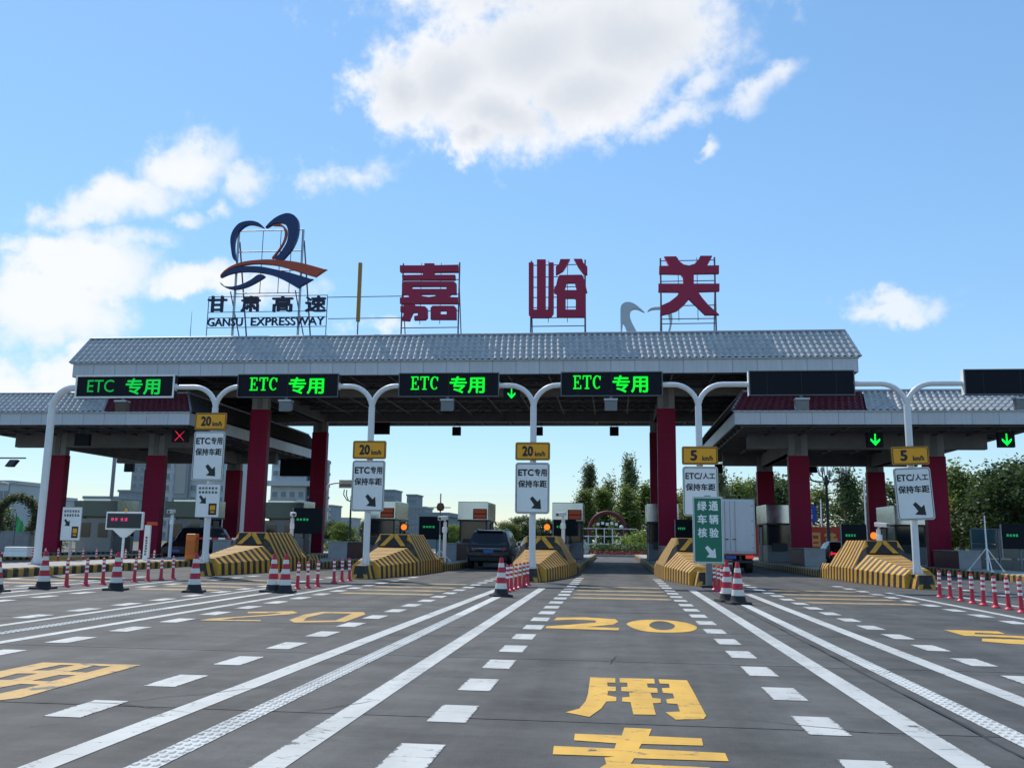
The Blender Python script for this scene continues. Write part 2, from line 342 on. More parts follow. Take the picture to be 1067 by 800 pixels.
# ------------------------------------------------------------------ mesh helpers
class MB:
    def __init__(s): s.v = []; s.f = []
    def quad(s, *p):
        n = len(s.v); s.v += [tuple(q) for q in p]; s.f.append(tuple(range(n, n+len(p)))); return s
    def box(s, x0, x1, y0, y1, z0, z1):
        n = len(s.v)
        s.v += [(x0, y0, z0), (x1, y0, z0), (x1, y1, z0), (x0, y1, z0), (x0, y0, z1), (x1, y0, z1), (x1, y1, z1), (x0, y1, z1)]
        s.f += [tuple(n+i for i in q) for q in ((3, 2, 1, 0), (4, 5, 6, 7), (0, 1, 5, 4), (1, 2, 6, 5), (2, 3, 7, 6), (3, 0, 4, 7))]; return s
    def hexa(s, b, t):
        n = len(s.v); s.v += [tuple(p) for p in b] + [tuple(p) for p in t]; k = len(b)
        s.f.append(tuple(n+i for i in reversed(range(k)))); s.f.append(tuple(n+k+i for i in range(k)))
        for i in range(k):
            j = (i+1) % k; s.f.append((n+i, n+j, n+k+j, n+k+i))
        return s
    def cyl(s, p0, p1, r0, r1=None, n=10, caps=True):
        r1 = r0 if r1 is None else r1
        p0, p1 = Vector(p0), Vector(p1); d = (p1-p0).normalized()
        a = d.orthogonal().normalized(); b = d.cross(a); k = len(s.v)
        for i in range(n):
            t = 2*math.pi*i/n; o = a*math.cos(t)+b*math.sin(t)
            s.v.append(tuple(p0+o*r0)); s.v.append(tuple(p1+o*r1))
        for i in range(n):
            j = (i+1) % n; s.f.append((k+2*i, k+2*j, k+2*j+1, k+2*i+1))
        if caps:
            s.f.append(tuple(k+2*i for i in reversed(range(n)))); s.f.append(tuple(k+2*i+1 for i in range(n)))
        return s
    def tube(s, pts, r, n=8, rad=None):
        pts = [Vector(p) for p in pts]; k = len(s.v); up = None
        for i, p in enumerate(pts):
            d = (pts[min(i+1, len(pts)-1)]-pts[max(i-1, 0)]).normalized()
            if up is None: up = d.orthogonal().normalized()
            a = (up-d*up.dot(d)).normalized(); up = a; b = d.cross(a)
            rr = rad[i] if rad else r
            for j in range(n):
                t = 2*math.pi*j/n; s.v.append(tuple(p+(a*math.cos(t)+b*math.sin(t))*rr))
        for i in range(len(pts)-1):
            for j in range(n):
                j2 = (j+1) % n; s.f.append((k+i*n+j, k+i*n+j2, k+(i+1)*n+j2, k+(i+1)*n+j))
        s.f.append(tuple(k+j for j in reversed(range(n)))); e = k+(len(pts)-1)*n; s.f.append(tuple(e+j for j in range(n)))
        return s
    def lathe(s, prof, n=20, c=(0, 0), cap=True):
        k = len(s.v)
        for (r, z) in prof:
            for j in range(n):
                t = 2*math.pi*j/n; s.v.append((c[0]+r*math.cos(t), c[1]+r*math.sin(t), z))
        for i in range(len(prof)-1):
            for j in range(n):
                j2 = (j+1) % n; s.f.append((k+i*n+j, k+i*n+j2, k+(i+1)*n+j2, k+(i+1)*n+j))
        if cap:
            s.f.append(tuple(k+j for j in reversed(range(n)))); e = k+(len(prof)-1)*n; s.f.append(tuple(e+j for j in range(n)))
        return s
    def prism_x(s, poly, x0, x1):       # poly in (y,z), extruded along x
        return s.hexa([(x0, y, z) for y, z in poly], [(x1, y, z) for y, z in poly])
    def mesh(s, name, m, smooth=None):
        me = bpy.data.meshes.new(name); me.from_pydata(s.v, [], s.f); me.update()
        bm = bmesh.new(); bm.from_mesh(me); bmesh.ops.recalc_face_normals(bm, faces=bm.faces); bm.to_mesh(me); bm.free()
        me.materials.append(m)
        if smooth is not None:
            me.polygons.foreach_set('use_smooth', [True]*len(me.polygons)); me.set_sharp_from_angle(angle=R(smooth))
        return me
    def build(s, name, m, parent=None, loc=(0, 0, 0), smooth=None, bevel=0):
        return put(name, s.mesh(name, m, smooth), parent, loc, bevel)

def put(name, me, parent=None, loc=(0, 0, 0), bevel=0):
    o = bpy.data.objects.new(name, me); COL.objects.link(o); o.location = loc; o.parent = parent
    if bevel:
        b = o.modifiers.new('bevel', 'BEVEL'); b.width = bevel; b.segments = 2; b.limit_method = 'ANGLE'; b.angle_limit = R(40)
    return o
def thing(name, label, cat, loc=(0, 0, 0), rotz=0, group=None):
    o = bpy.data.objects.new(name, None); COL.objects.link(o); o.location = loc; o.rotation_euler = (0, 0, rotz); o.empty_display_size = .2
    o['label'] = label; o['category'] = cat
    if group: o['group'] = group
    return o
def tag(o, label, cat, group=None):
    o['label'] = label; o['category'] = cat
    if group: o['group'] = group
    return o
def struct(o): o['kind'] = 'structure'; return o
KIDS = {}
def kids(o):
    return [c for c in COL.objects if c.parent is o]
def dup(root, loc, label, rotz=None, group=None):
    r = root.copy(); COL.objects.link(r); r.location = loc; r['label'] = label
    if rotz is not None: r.rotation_euler = (0, 0, rotz)
    if group: r['group'] = group
    for ch in list(root.children):
        c = ch.copy(); COL.objects.link(c); c.parent = r
        for g in list(ch.children):
            d = g.copy(); COL.objects.link(d); d.parent = c
    return r
ORD = ['first', 'second', 'third', 'fourth', 'fifth', 'sixth', 'seventh', 'eighth', 'ninth', 'tenth', 'eleventh', 'twelfth']

def curve_to_mesh(cu, name, m):
    o = bpy.data.objects.new('tmp', cu); COL.objects.link(o)
    dg = bpy.context.evaluated_depsgraph_get(); dg.update()
    me = bpy.data.meshes.new_from_object(o.evaluated_get(dg)); me.name = name
    bpy.data.objects.remove(o); bpy.data.curves.remove(cu)
    me.materials.clear(); me.materials.append(m); return me
TXT = {}
def text_raw(s, bold, ext):
    k = (s, bold, ext)
    if k not in TXT:
        cu = bpy.data.curves.new('t', 'FONT'); cu.body = s; cu.size = 1; cu.offset = bold; cu.extrude = ext; cu.resolution_u = 3
        me = curve_to_mesh(cu, 'text', SIGN_BLACK)
        xs = [v.co.x for v in me.vertices]; ys = [v.co.y for v in me.vertices]
        TXT[k] = (me, min(xs), max(xs), min(ys), max(ys))
    return TXT[k]
def text(name, s, box, m, parent, y=0., bold=.02, depth=.004, ground=False):
    """lettering scaled into box (x0,x1,z0,z1), standing at local y facing -y; ground=True lays it flat"""
    src, a, b, c, d = text_raw(s, 0., .5)
    x0, x1, z0, z1 = box; e = bold*.75; V = []; F = []
    base = [v.co.copy() for v in src.vertices]; pol = [tuple(p.vertices) for p in src.polygons]
    for k, (ex, ez) in enumerate(((0, 0), (e, e*.4), (-e, -e*.4), (-e*.4, e), (e*.4, -e)) if bold else ((0, 0),)):
        n = len(V)
        for q in base:
            x = x0+(q.x+ex-a+e)/(b-a+2*e)*(x1-x0); z = z0+(q.y+ez-c+e)/(d-c+2*e)*(z1-z0); t = q.z*(depth+.0006*k)
            V.append((x, y-t, z))
        F += [tuple(n+i for i in p) for p in pol]
    me = bpy.data.meshes.new(name); me.from_pydata(V, [], F); me.materials.append(m)
    me.update(); return put(name, me, parent)
def glyph_marks(name, n, box, m, parent, y=0., seed=1, vert=False, depth=.004):
    """a row of lettering too small to read in the photo: one little stroke cluster per character"""
    rnd = random.Random(seed); x0, x1, z0, z1 = box
    for i in range(n):
        if vert: cx0, cx1 = x0, x1; h = (z1-z0)/n; cz1 = z1-h*i; cz0 = cz1-h*.8
        else: w = (x1-x0)/n; cx0 = x0+w*i; cx1 = cx0+w*.82; cz0, cz1 = z0, z1
        b = MB(); W, H2 = cx1-cx0, cz1-cz0
        for q in range(3):
            f = (q+.5)/3+rnd.uniform(-.06, .06); b.box(cx0+W*rnd.uniform(0, .15), cx1-W*rnd.uniform(0, .15), y-depth-.0003*q, y, cz0+H2*(f-.09), cz0+H2*(f+.09))
        for q in range(2):
            f = rnd.uniform(.1, .8); b.box(cx0+W*f, cx0+W*(f+.16), y-depth-.002-.0003*q, y-.001, cz0+H2*rnd.uniform(0, .2), cz1-H2*rnd.uniform(0, .2))
        o = b.build(name, m, parent)
def serif_etc(box, m, parent, y):
    x0, x1, z0, z1 = box; k = [0]; b = MB()
    def rc(o, a, c, d, e): 
        k[0] += 1; b.box(x0+(o+a)*sx, x0+(o+c)*sx, y-.006-.0002*k[0], y, z0+d/1.4*(z1-z0), z0+e/1.4*(z1-z0))
    sx = (x1-x0)/3.3
    for r_ in ((.14, .34, 0, 1.4), (0, .85, 1.28, 1.4), (.3, .62, .64, .75), (0, .92, 0, .12), (.76, .88, 1.02, 1.4), (.55, .65, .5, .9), (.84, .95, 0, .40)): rc(0, *r_)
    for r_ in ((.40, .62, 0, 1.4), (0, 1.02, 1.28, 1.4), (0, .11, 1.0, 1.4), (.91, 1.02, 1.0, 1.4), (.24, .78, 0, .11)): rc(1.12, *r_)
    rc(2.3, .80, .92, .92, 1.34)
    n = len(b.v); st = 14
    for i in range(st+1):
        a = R(42+276*i/st)
        for rx, rz, cx in ((.5, .7, .5), (.29, .60, .53)):
            for yy in (y-.009, y): b.v.append((x0+(2.3+cx+rx*math.cos(a))*sx, yy, z0+(.7+rz*math.sin(a))/1.4*(z1-z0)))
    for i in range(st):
        p = n+4*i; q = p+4
        b.f += [(p, q, q+2, p+2), (p+1, p+3, q+3, q+1), (p, p+1, q+1, q), (p+2, q+2, q+3, p+3)]
    o = b.build('lettering', m, parent); return o
def poly_mesh(name, loops, m, depth):
    """2D outlines with holes -> slab in the local XZ plane, front at -y"""
    cu = bpy.data.curves.new('p', 'CURVE'); cu.dimensions = '2D'; cu.fill_mode = 'BOTH'; cu.extrude = .5
    for lp in loops:
        sp = cu.splines.new('POLY'); sp.points.add(len(lp)-1); sp.use_cyclic_u = True
        for i, (x, z) in enumerate(lp): sp.points[i].co = (x, z, 0, 1)
    me = curve_to_mesh(cu, name, m)
    for v in me.vertices: v.co = (v.co.x, -v.co.z*depth, v.co.y)
    me.update(); return me
def pix_poly(loops, off, sc, Y, org):
    return [[(lambda q: (q[0]-org[0], q[1]-org[1]))(at(off[0]+x*sc, off[1]+y*sc, Y)) for x, y in lp] for lp in loops]
def smooth_loop(pts, n=3):
    """Catmull-Rom rounding of a closed outline"""
    out = []; k = len(pts)
    for i in range(k):
        p0, p1, p2, p3 = (Vector(pts[(i+j-1) % k]) for j in range(4))
        for s in range(n):
            t = s/n; q = .5*((2*p1)+(p2-p0)*t+(2*p0-5*p1+4*p2-p3)*t*t+(3*p1-p0-3*p2+p3)*t**3); out.append((q.x, q.y))
    return out
def rrect(x0, x1, z0, z1, r, n=4):
    o = []
    for cx, cz, a in ((x1-r, z1-r, 0), (x0+r, z1-r, 90), (x0+r, z0+r, 180), (x1-r, z0+r, 270)):
        for i in range(n+1):
            t = R(a+90*i/n); o.append((cx+r*math.cos(t), cz+r*math.sin(t)))
    return o
def loft(secs):
    b = MB(); k = len(secs[0])
    for s_ in secs: b.v += [tuple(p) for p in s_]
    for i in range(len(secs)-1):
        for j in range(k):
            j2 = (j+1) % k; b.f.append((i*k+j, i*k+j2, (i+1)*k+j2, (i+1)*k+j))
    b.f.append(tuple(reversed(range(k)))); e = (len(secs)-1)*k; b.f.append(tuple(e+j for j in range(k)))
    return b
def mesh_at(me, **kw): return me

# ================================================================== GROUND
ground = struct(MB().quad((-2500, -300, -.12), (2500, -300, -.12), (2500, 4000, -.12), (-2500, 4000, -.12)).build('ground', GRASS))
pave = struct(MB().quad((-60, -40, -.02), (48, -40, -.02), (48, 118, -.02), (-60, 118, -.02)).build('toll_plaza_pavement', PAVE))
XJ = [-24.4, -18.95, -13.5, -8.1, -2.75, 2.53, 8.1, 13.7, 19.2]
YJ = [-3.4+3.45*i for i in range(13)]
slab_me = {}
for i in range(len(XJ)-1):
    for j in range(len(YJ)-1):
        w, d = XJ[i+1]-XJ[i], YJ[j+1]-YJ[j]
        key = round(w, 3)
        if key not in slab_me:
            g_ = .011
            slab_me[key] = MB().box(-w/2+g_, w/2-g_, -d/2+g_, d/2-g_, -.02, 0).mesh('concrete_slab', PAVE)
        put('concrete_slab', slab_me[key], pave, ((XJ[i]+XJ[i+1])/2, (YJ[j]+YJ[j+1])/2, 0))

# ---- painted markings: thin sheets 4 mm above the slabs
MZ = .004
def sheet(name, pts, m, z=MZ): return MB().quad(*[(x, y, z) for x, y in pts]).build(name, m, pave)
def strip(name, x0, y0, x1, y1, w, m, z=MZ):
    return sheet(name, [(x0-w/2, y0), (x0+w/2, y0), (x1+w/2, y1), (x1-w/2, y1)], m, z)
DASH = MB().quad((-.145, -.34, MZ), (.145, -.34, MZ), (.145, .34, MZ), (-.145, .34, MZ)).mesh('lane_dash', WHITE_PAINT)
def dashes(x, y0, y1, ph=0.):
    y = y0+ph
    while y < y1:
        put('lane_dash', DASH, pave, (x+random.uniform(-.012, .012), y, 0)); y += 1.405
for x, y0, y1, ph in ((-1.21, 4.3, 33.5, 0), (1.48, 4.3, 33.5, .02), (4.03, 9.8, 31, 0), (6.86, 14.2, 30, .1), (-3.94, 6.6, 33, .2), (-6.70, 8.2, 31, .0),
                      (-9.13, 11, 30, .1), (-11.75, 14, 30, 0), (-14.6, 16, 28, .2), (-17.2, 19.5, 29, 0), (10.3, 19, 32, 0)):
    dashes(x, y0, y1, ph)
for x, y0, y1, x1, w in ((-3.25, 3.2, 24.5, -3.05, .2), (-1.97, 3.2, 25.4, -1.95, .2), (2.12, 3.2, 26.0, 2.10, .2), (3.45, 4.6, 24.5, 3.40, .2), (7.38, 14.5, 26.5, 7.42, .17),
                         (-7.33, 8.5, 25, -7.2, .17), (-8.62, 10, 25, -8.75, .15), (8.75, 16, 26, 8.8, .15), (-12.35, 14, 26, -12.5, .15), (-14.05, 15, 25, -14.0, .15), (-17.65, 19, 23, -17.65, .12)):
    strip('lane_edge_line', x, y0, x1, y1, w, WHITE_PAINT)
# ribbed rumble lines along the middle of each gore
def rumble(name, x, y0, y1, w=.19):
    b = MB(); b.quad((x-w/2, y0, MZ), (x+w/2, y0, MZ), (x+w/2, y1, MZ), (x-w/2, y1, MZ))
    y = y0+.05
    while y < min(y1, 16):
        for sx in (-.062, 0.0, .062):
            q = .017
            b.hexa([(x+sx-q, y-q*1.5, MZ+.001), (x+sx+q, y-q*1.5, MZ+.001), (x+sx+q, y+q*1.5, MZ+.001), (x+sx-q, y+q*1.5, MZ+.001)],
                   [(x+sx-q*.6, y-q, MZ+.008), (x+sx+q*.6, y-q, MZ+.008), (x+sx+q*.6, y+q, MZ+.008), (x+sx-q*.6, y+q, MZ+.008)])
        y += .105
    b.build(name, RUMBLE_PAINT, pave)
for x, y0, y1 in ((-2.66, 3.4, 21.3), (2.75, 4.2, 20.4), (-7.98, 8.5, 21), (-13.3, 15, 20)): rumble('rumble_line', x, y0, y1)
# joint sealant crack beside the right rumble line
b = MB(); y = 3.5; x = 2.535; pts = []
while y < 15: pts.append((x+random.uniform(-.02, .02), y)); y += .3
for (xa, ya), (xb, yb) in zip(pts, pts[1:]): b.quad((xa-.014, ya, .002), (xa+.014, ya, .002), (xb+.014, yb, .002), (xb-.014, yb, .002))
b.build('joint_sealant', mat('bitumen_sealant', (.018, .018, .019), .7), pave)
rnd = random.Random(12)
CRACK = mat('crack_dark', (.016, .016, .016), .9)  # near-black colour of the crack lines
for k in range(34):
    x = rnd.uniform(-14, 12); y = rnd.uniform(4.5, 20); L_ = rnd.uniform(.5, 2.2); a = rnd.choice((0, 0, .3, 1.4, -.25))+rnd.uniform(-.3, .3); n = int(L_/.09)
    p = []
    for i in range(n+1):
        p.append((x, y)); a += rnd.uniform(-.28, .28); x += math.cos(a)*.09; y += math.sin(a)*.09
    b = MB()
    for i in range(n):
        (xa, ya), (xb, yb) = p[i], p[i+1]; d = math.hypot(xb-xa, yb-ya); nx, ny = -(yb-ya)/d, (xb-xa)/d; w0 = .0055*math.sin(math.pi*(i+.3)/(n+.6)); w1 = .0055*math.sin(math.pi*(i+1.3)/(n+1.6))
        b.quad((xa-nx*w0, ya-ny*w0, .0065), (xa+nx*w0, ya+ny*w0, .0065), (xb+nx*w1, yb+ny*w1, .0065), (xb-nx*w1, yb-ny*w1, .0065))
    b.build('crack', CRACK, pave)
# worn yellow speed reducing bands across the lanes
for x0, x1 in ((-1.0, 1.3), (4.25, 6.6), (-6.45, -4.2), (-11.5, -9.4), (-17, -14.9)):
    for k, y in enumerate((26.6, 24.6, 23.0, 21.5)):
        sheet('speed_band', [(x0, y-.27), (x1, y-.27), (x1, y+.27), (x0, y+.27)], DULL_YELLOW)
# painted figures and characters traced on the ground plane
def ground_poly(name, loops, off, sc, m=YELLOW_PAINT, z=MZ):
    me = poly_mesh(name, [[gnd(off[0]+x*sc, off[1]+y*sc) for x, y in lp] for lp in loops], m, .002)
    for v in me.vertices: v.co = (v.co.x, v.co.z, z - v.co.y)
    me.update(); return put(name, me, pave)
o1, s1 = (570, 695), 200/1067
ground_poly('painted_character', [
    [(240, 57), (380, 62), (380, 88), (335, 86), (337, 108), (382, 110), (382, 136), (340, 134), (335, 158), (385, 168), (385, 190), (330, 192), (300, 232), (235, 278), (105, 252), (180, 232), (215, 190), (228, 150)],
    [(403, 62), (595, 66), (600, 92), (555, 92), (560, 114), (612, 118), (616, 144), (575, 144), (585, 172), (632, 178), (632, 200), (588, 202), (605, 266), (480, 264), (465, 196), (418, 192), (418, 170), (460, 166), (455, 138), (414, 134), (412, 112), (448, 110), (446, 88), (405, 86)],
    [(620, 68), (778, 74), (815, 140), (885, 272), (870, 290), (715, 293), (660, 252), (740, 248), (725, 206), (668, 202), (662, 180), (708, 174), (700, 148), (645, 144), (638, 118), (682, 116), (678, 94), (628, 92)]], o1, s1)
ground_poly('painted_character', [
    [(430, 338), (582, 345), (565, 385), (860, 398), (868, 438), (525, 428), (510, 455), (990, 480), (1010, 525), (485, 508), (465, 540), (900, 560), (1000, 610), (560, 600), (700, 660), (640, 700), (420, 600), (250, 590), (330, 540), (320, 505), (380, 498), (32, 486), (38, 440), (375, 455), (385, 425), (150, 408), (155, 372), (415, 382)]], o1, s1)
o2, s2 = (560, 635), 180/1067
ground_poly('painted_numeral', [[(120, 50), (300, 48), (480, 60), (500, 75), (470, 92), (300, 108), (505, 114), (500, 128), (50, 115), (55, 104), (200, 94), (360, 80), (360, 68), (230, 62), (100, 66)]], o2, s2)
ground_poly('painted_numeral', [smooth_loop([(640, 65), (760, 64), (900, 78), (985, 108), (940, 136), (780, 142), (640, 130), (555, 95), (570, 78)]),
                                smooth_loop([(720, 75), (790, 74), (850, 98), (820, 124), (740, 124), (690, 100)])], o2, s2)
FADED = paint_mat('faded_yellow_paint', (.58, .34, .08), .565)
o3, s3 = (200, 625), 200/1067
ground_poly('painted_numeral', [[(310, 66), (560, 62), (590, 72), (540, 80), (240, 100), (160, 110), (385, 112), (380, 118), (40, 114), (100, 104), (420, 82), (500, 73), (310, 74)]], o3, s3, FADED)
ground_poly('painted_numeral', [[(720, 66), (955, 68), (965, 80), (850, 122), (570, 126), (540, 112), (620, 82)], [(740, 74), (890, 76), (800, 114), (620, 116), (640, 98)]], o3, s3, FADED)
o4, s4 = (0, 670), 160/1067
ground_poly('painted_character', [[(300, 135), (980, 152), (140, 382), (0, 398), (-330, 420), (-420, 400), (-120, 300), (0, 196)],
    [(420, 152), (520, 154), (340, 192), (225, 190)], [(650, 160), (770, 162), (600, 206), (480, 198)], [(120, 212), (260, 212), (80, 256), (-60, 258)],
    [(410, 222), (530, 224), (350, 268), (220, 262)], [(140, 284), (280, 290), (0, 352), (-160, 340)]], o4, s4, FADED)
o5, s5 = (967, 640), 100/1067
ground_poly('painted_numeral', [[(180, 172), (780, 190), (860, 218), (520, 204), (520, 222), (900, 236), (1100, 246), (1500, 280), (1400, 330), (1060, 335), (900, 325), (600, 300), (600, 270), (780, 274), (1050, 282), (1150, 272), (900, 258), (400, 238)]], o5, s5)

# ================================================================== ISLANDS
CEN = {'p8': -30.8, 'p7': -25.1, 'p1': -19.3, 'p2': -13.4, 'p3': -8.0, 'p4': -2.6, 'p5': 2.72, 'p6': 9.2, 'p9': 16.0}
KH = .27
ISL = [(-30.8, 1.35, 40, 74, 'leftmost yellow and black kerbed toll island beside the far left canopy column'),
       (-25.1, 1.35, 40, 74, 'yellow and black kerbed toll island left of the dark oncoming car lane'),
       (-19.3, 1.62, 21, 74, 'long striped kerb toll island carrying the small red text board'),
       (-13.4, 1.20, 36.5, 74, 'toll island behind the striped barrier left of the cone pair'),
       (-8.0, 1.20, 36.5, 74, 'toll island beside the black car, on its left'),
       (-2.6, 1.20, 36.5, 74, 'toll island between the black car lane and the empty centre lane'),
       (2.72, 1.10, 35.5, 74, 'toll island behind the green sign, left of the white truck'),
       (9.2, 1.10, 35.5, 74, 'toll island right of the white truck lane'),
       (16.0, 1.25, 22, 74, 'rightmost striped kerb toll island beside the glass fence')]
for c, w, y0, y1, lab in ISL:
    t = thing('toll_island', lab, 'island', (c, y0, 0), 0, 'toll islands')
    d = y1-y0
    k = .16
    side = [(-w, 0), (-w, KH-.04), (-w+.04, KH), (-w+k, KH), (-w+k, 0)]
    a = MB(); a.hexa([(x, .5, z) for x, z in side], [(x, d, z) for x, z in side]); a.build('kerb', KERB_STRIPE, t)
    a = MB(); a.hexa([(-x, .5, z) for x, z in side], [(-x, d, z) for x, z in side]); a.build('kerb', KERB_STRIPE, t)
    nose = [(-w, .497), (-w*.8, .15), (-w*.4, 0), (w*.4, 0), (w*.8, .15), (w, .497)]
    MB().hexa([(x, y, 0) for x, y in nose], [(x, y, KH-.01) for x, y in nose]).build('kerb', KERB_STRIPE, t)
    MB().box(-w+k+.002, w-k-.002, .5, d, 0, KH-.012).build('paving', KERB_TOP, t)

# ---- striped crash cushions in front of the islands
def make_barrier():
    t = thing('crash_barrier', 'x', 'barrier', (0, 0, 0), 0, 'striped crash barriers in front of the toll islands')
    def sec(y, w, zs, wt, zt): return [(-w, y, 0), (-w, y, zs), (-wt, y, zt), (wt, y, zt), (w, y, zs), (w, y, 0)]
    loft([sec(.4, .45, .38, .26, .56), sec(4.0, 1.0, .46, .56, .95), sec(4.22, 1.02, .47, .54, 1.43), sec(6.7, 1.12, .48, .58, 1.43), sec(7.35, 1.14, .48, .78, .84), sec(7.4, 1.14, .40, 1.0, .56), sec(8.9, 1.15, .30, 1.05, .55)]
         ).build('body', BAR_STRIPE, t, bevel=.012)
    p = [(-.46, .02), (.46, .02), (.50, .44), (-.50, .44)]
    def tilt(pl, off): return [(x, 4.0+z*.47-off, .98+z) for x, z in pl]
    f0, f1 = tilt(p, .012), tilt(p, .03)
    MB().hexa(f0, f1).build('face_panel', NOSE_BLACK, t)
    for s in (-1, 1):
        q = [(s*.48, .03), (s*.30, .03), (s*.015, .34), (s*.015, .435), (s*.13, .435)]
        MB().hexa(tilt(q, .03), tilt(q, .045)).build('chevron_bar', NOSE_STRIPE, t)
    b_ = MB(); b_.hexa([(-.25, -.24, 0), (.25, -.24, 0), (.34, .398, 0), (-.34, .398, 0)], [(-.19, -.17, .42), (.19, -.17, .42), (.25, .398, .42), (-.25, .398, .42)])
    b_.build('nose_block', BAR_STRIPE, t, bevel=.015)
    MB().hexa([(-.13, -.248, .03), (.13, -.248, .03), (.02, -.19, .36), (-.02, -.19, .36)], [(-.13, -.22, .03), (.13, -.22, .03), (.02, -.16, .36), (-.02, -.16, .36)]).build('nose_mark', NOSE_BLACK, t)
    return t
bar0 = make_barrier()
BARS = [('p2', 'striped barrier left of the cone pair, under the sign with a second smaller sign'), ('p3', 'striped barrier just left of the black car lane'),
        ('p4', 'striped barrier behind the centre row of red posts, left of the empty lane'), ('p5', 'sunlit striped barrier behind the green sign'),
        ('p6', 'sunlit striped barrier on the right with the leaning sign pole at its nose')]
for i, (k, lab) in enumerate(BARS):
    o = bar0 if i == 0 else dup(bar0, (0, 0, 0), lab)
    o['label'] = lab; o.location = (CEN[k], 29.0 if k != 'p5' else 28.4, 0)

# ================================================================== CANOPIES
def tile_strip(A, B, A2, B2, m, name, parent, period=.31, rows=6, amp=.055):
    """wavy tile sheet between eave A-B and ridge A2-B2"""
    A, B, A2, B2 = map(Vector, (A, B, A2, B2)); n = int((B-A).length/period*6); nrm = (B-A).cross(A2-A).normalized()
    b = MB(); prof = []
    for r in range(rows):
        prof += [(r/rows, .028), ((r+1)/rows-.002, 0.0)]
    for v, lift in prof:
        for i in range(n+1):
            u = i/n; p = (A*(1-u)+B*u)*(1-v)+(A2*(1-u)+B2*u)*v
            w = math.cos(2*math.pi*i/6); w = abs(w)**.6*(1 if w > 0 else -1)
            b.v.append(tuple(p+nrm*(lift+amp*w)))
    for r in range(len(prof)-1):
        for i in range(n): b.f.append((r*(n+1)+i, r*(n+1)+i+1, (r+1)*(n+1)+i+1, (r+1)*(n+1)+i))
    me = bpy.data.meshes.new(name); me.from_pydata(b.v, [], b.f); me.materials.append(m)
    me.polygons.foreach_set('use_smooth', [True]*len(me.polygons)); me.set_sharp_from_angle(angle=R(50))
    return put(name, me, parent)

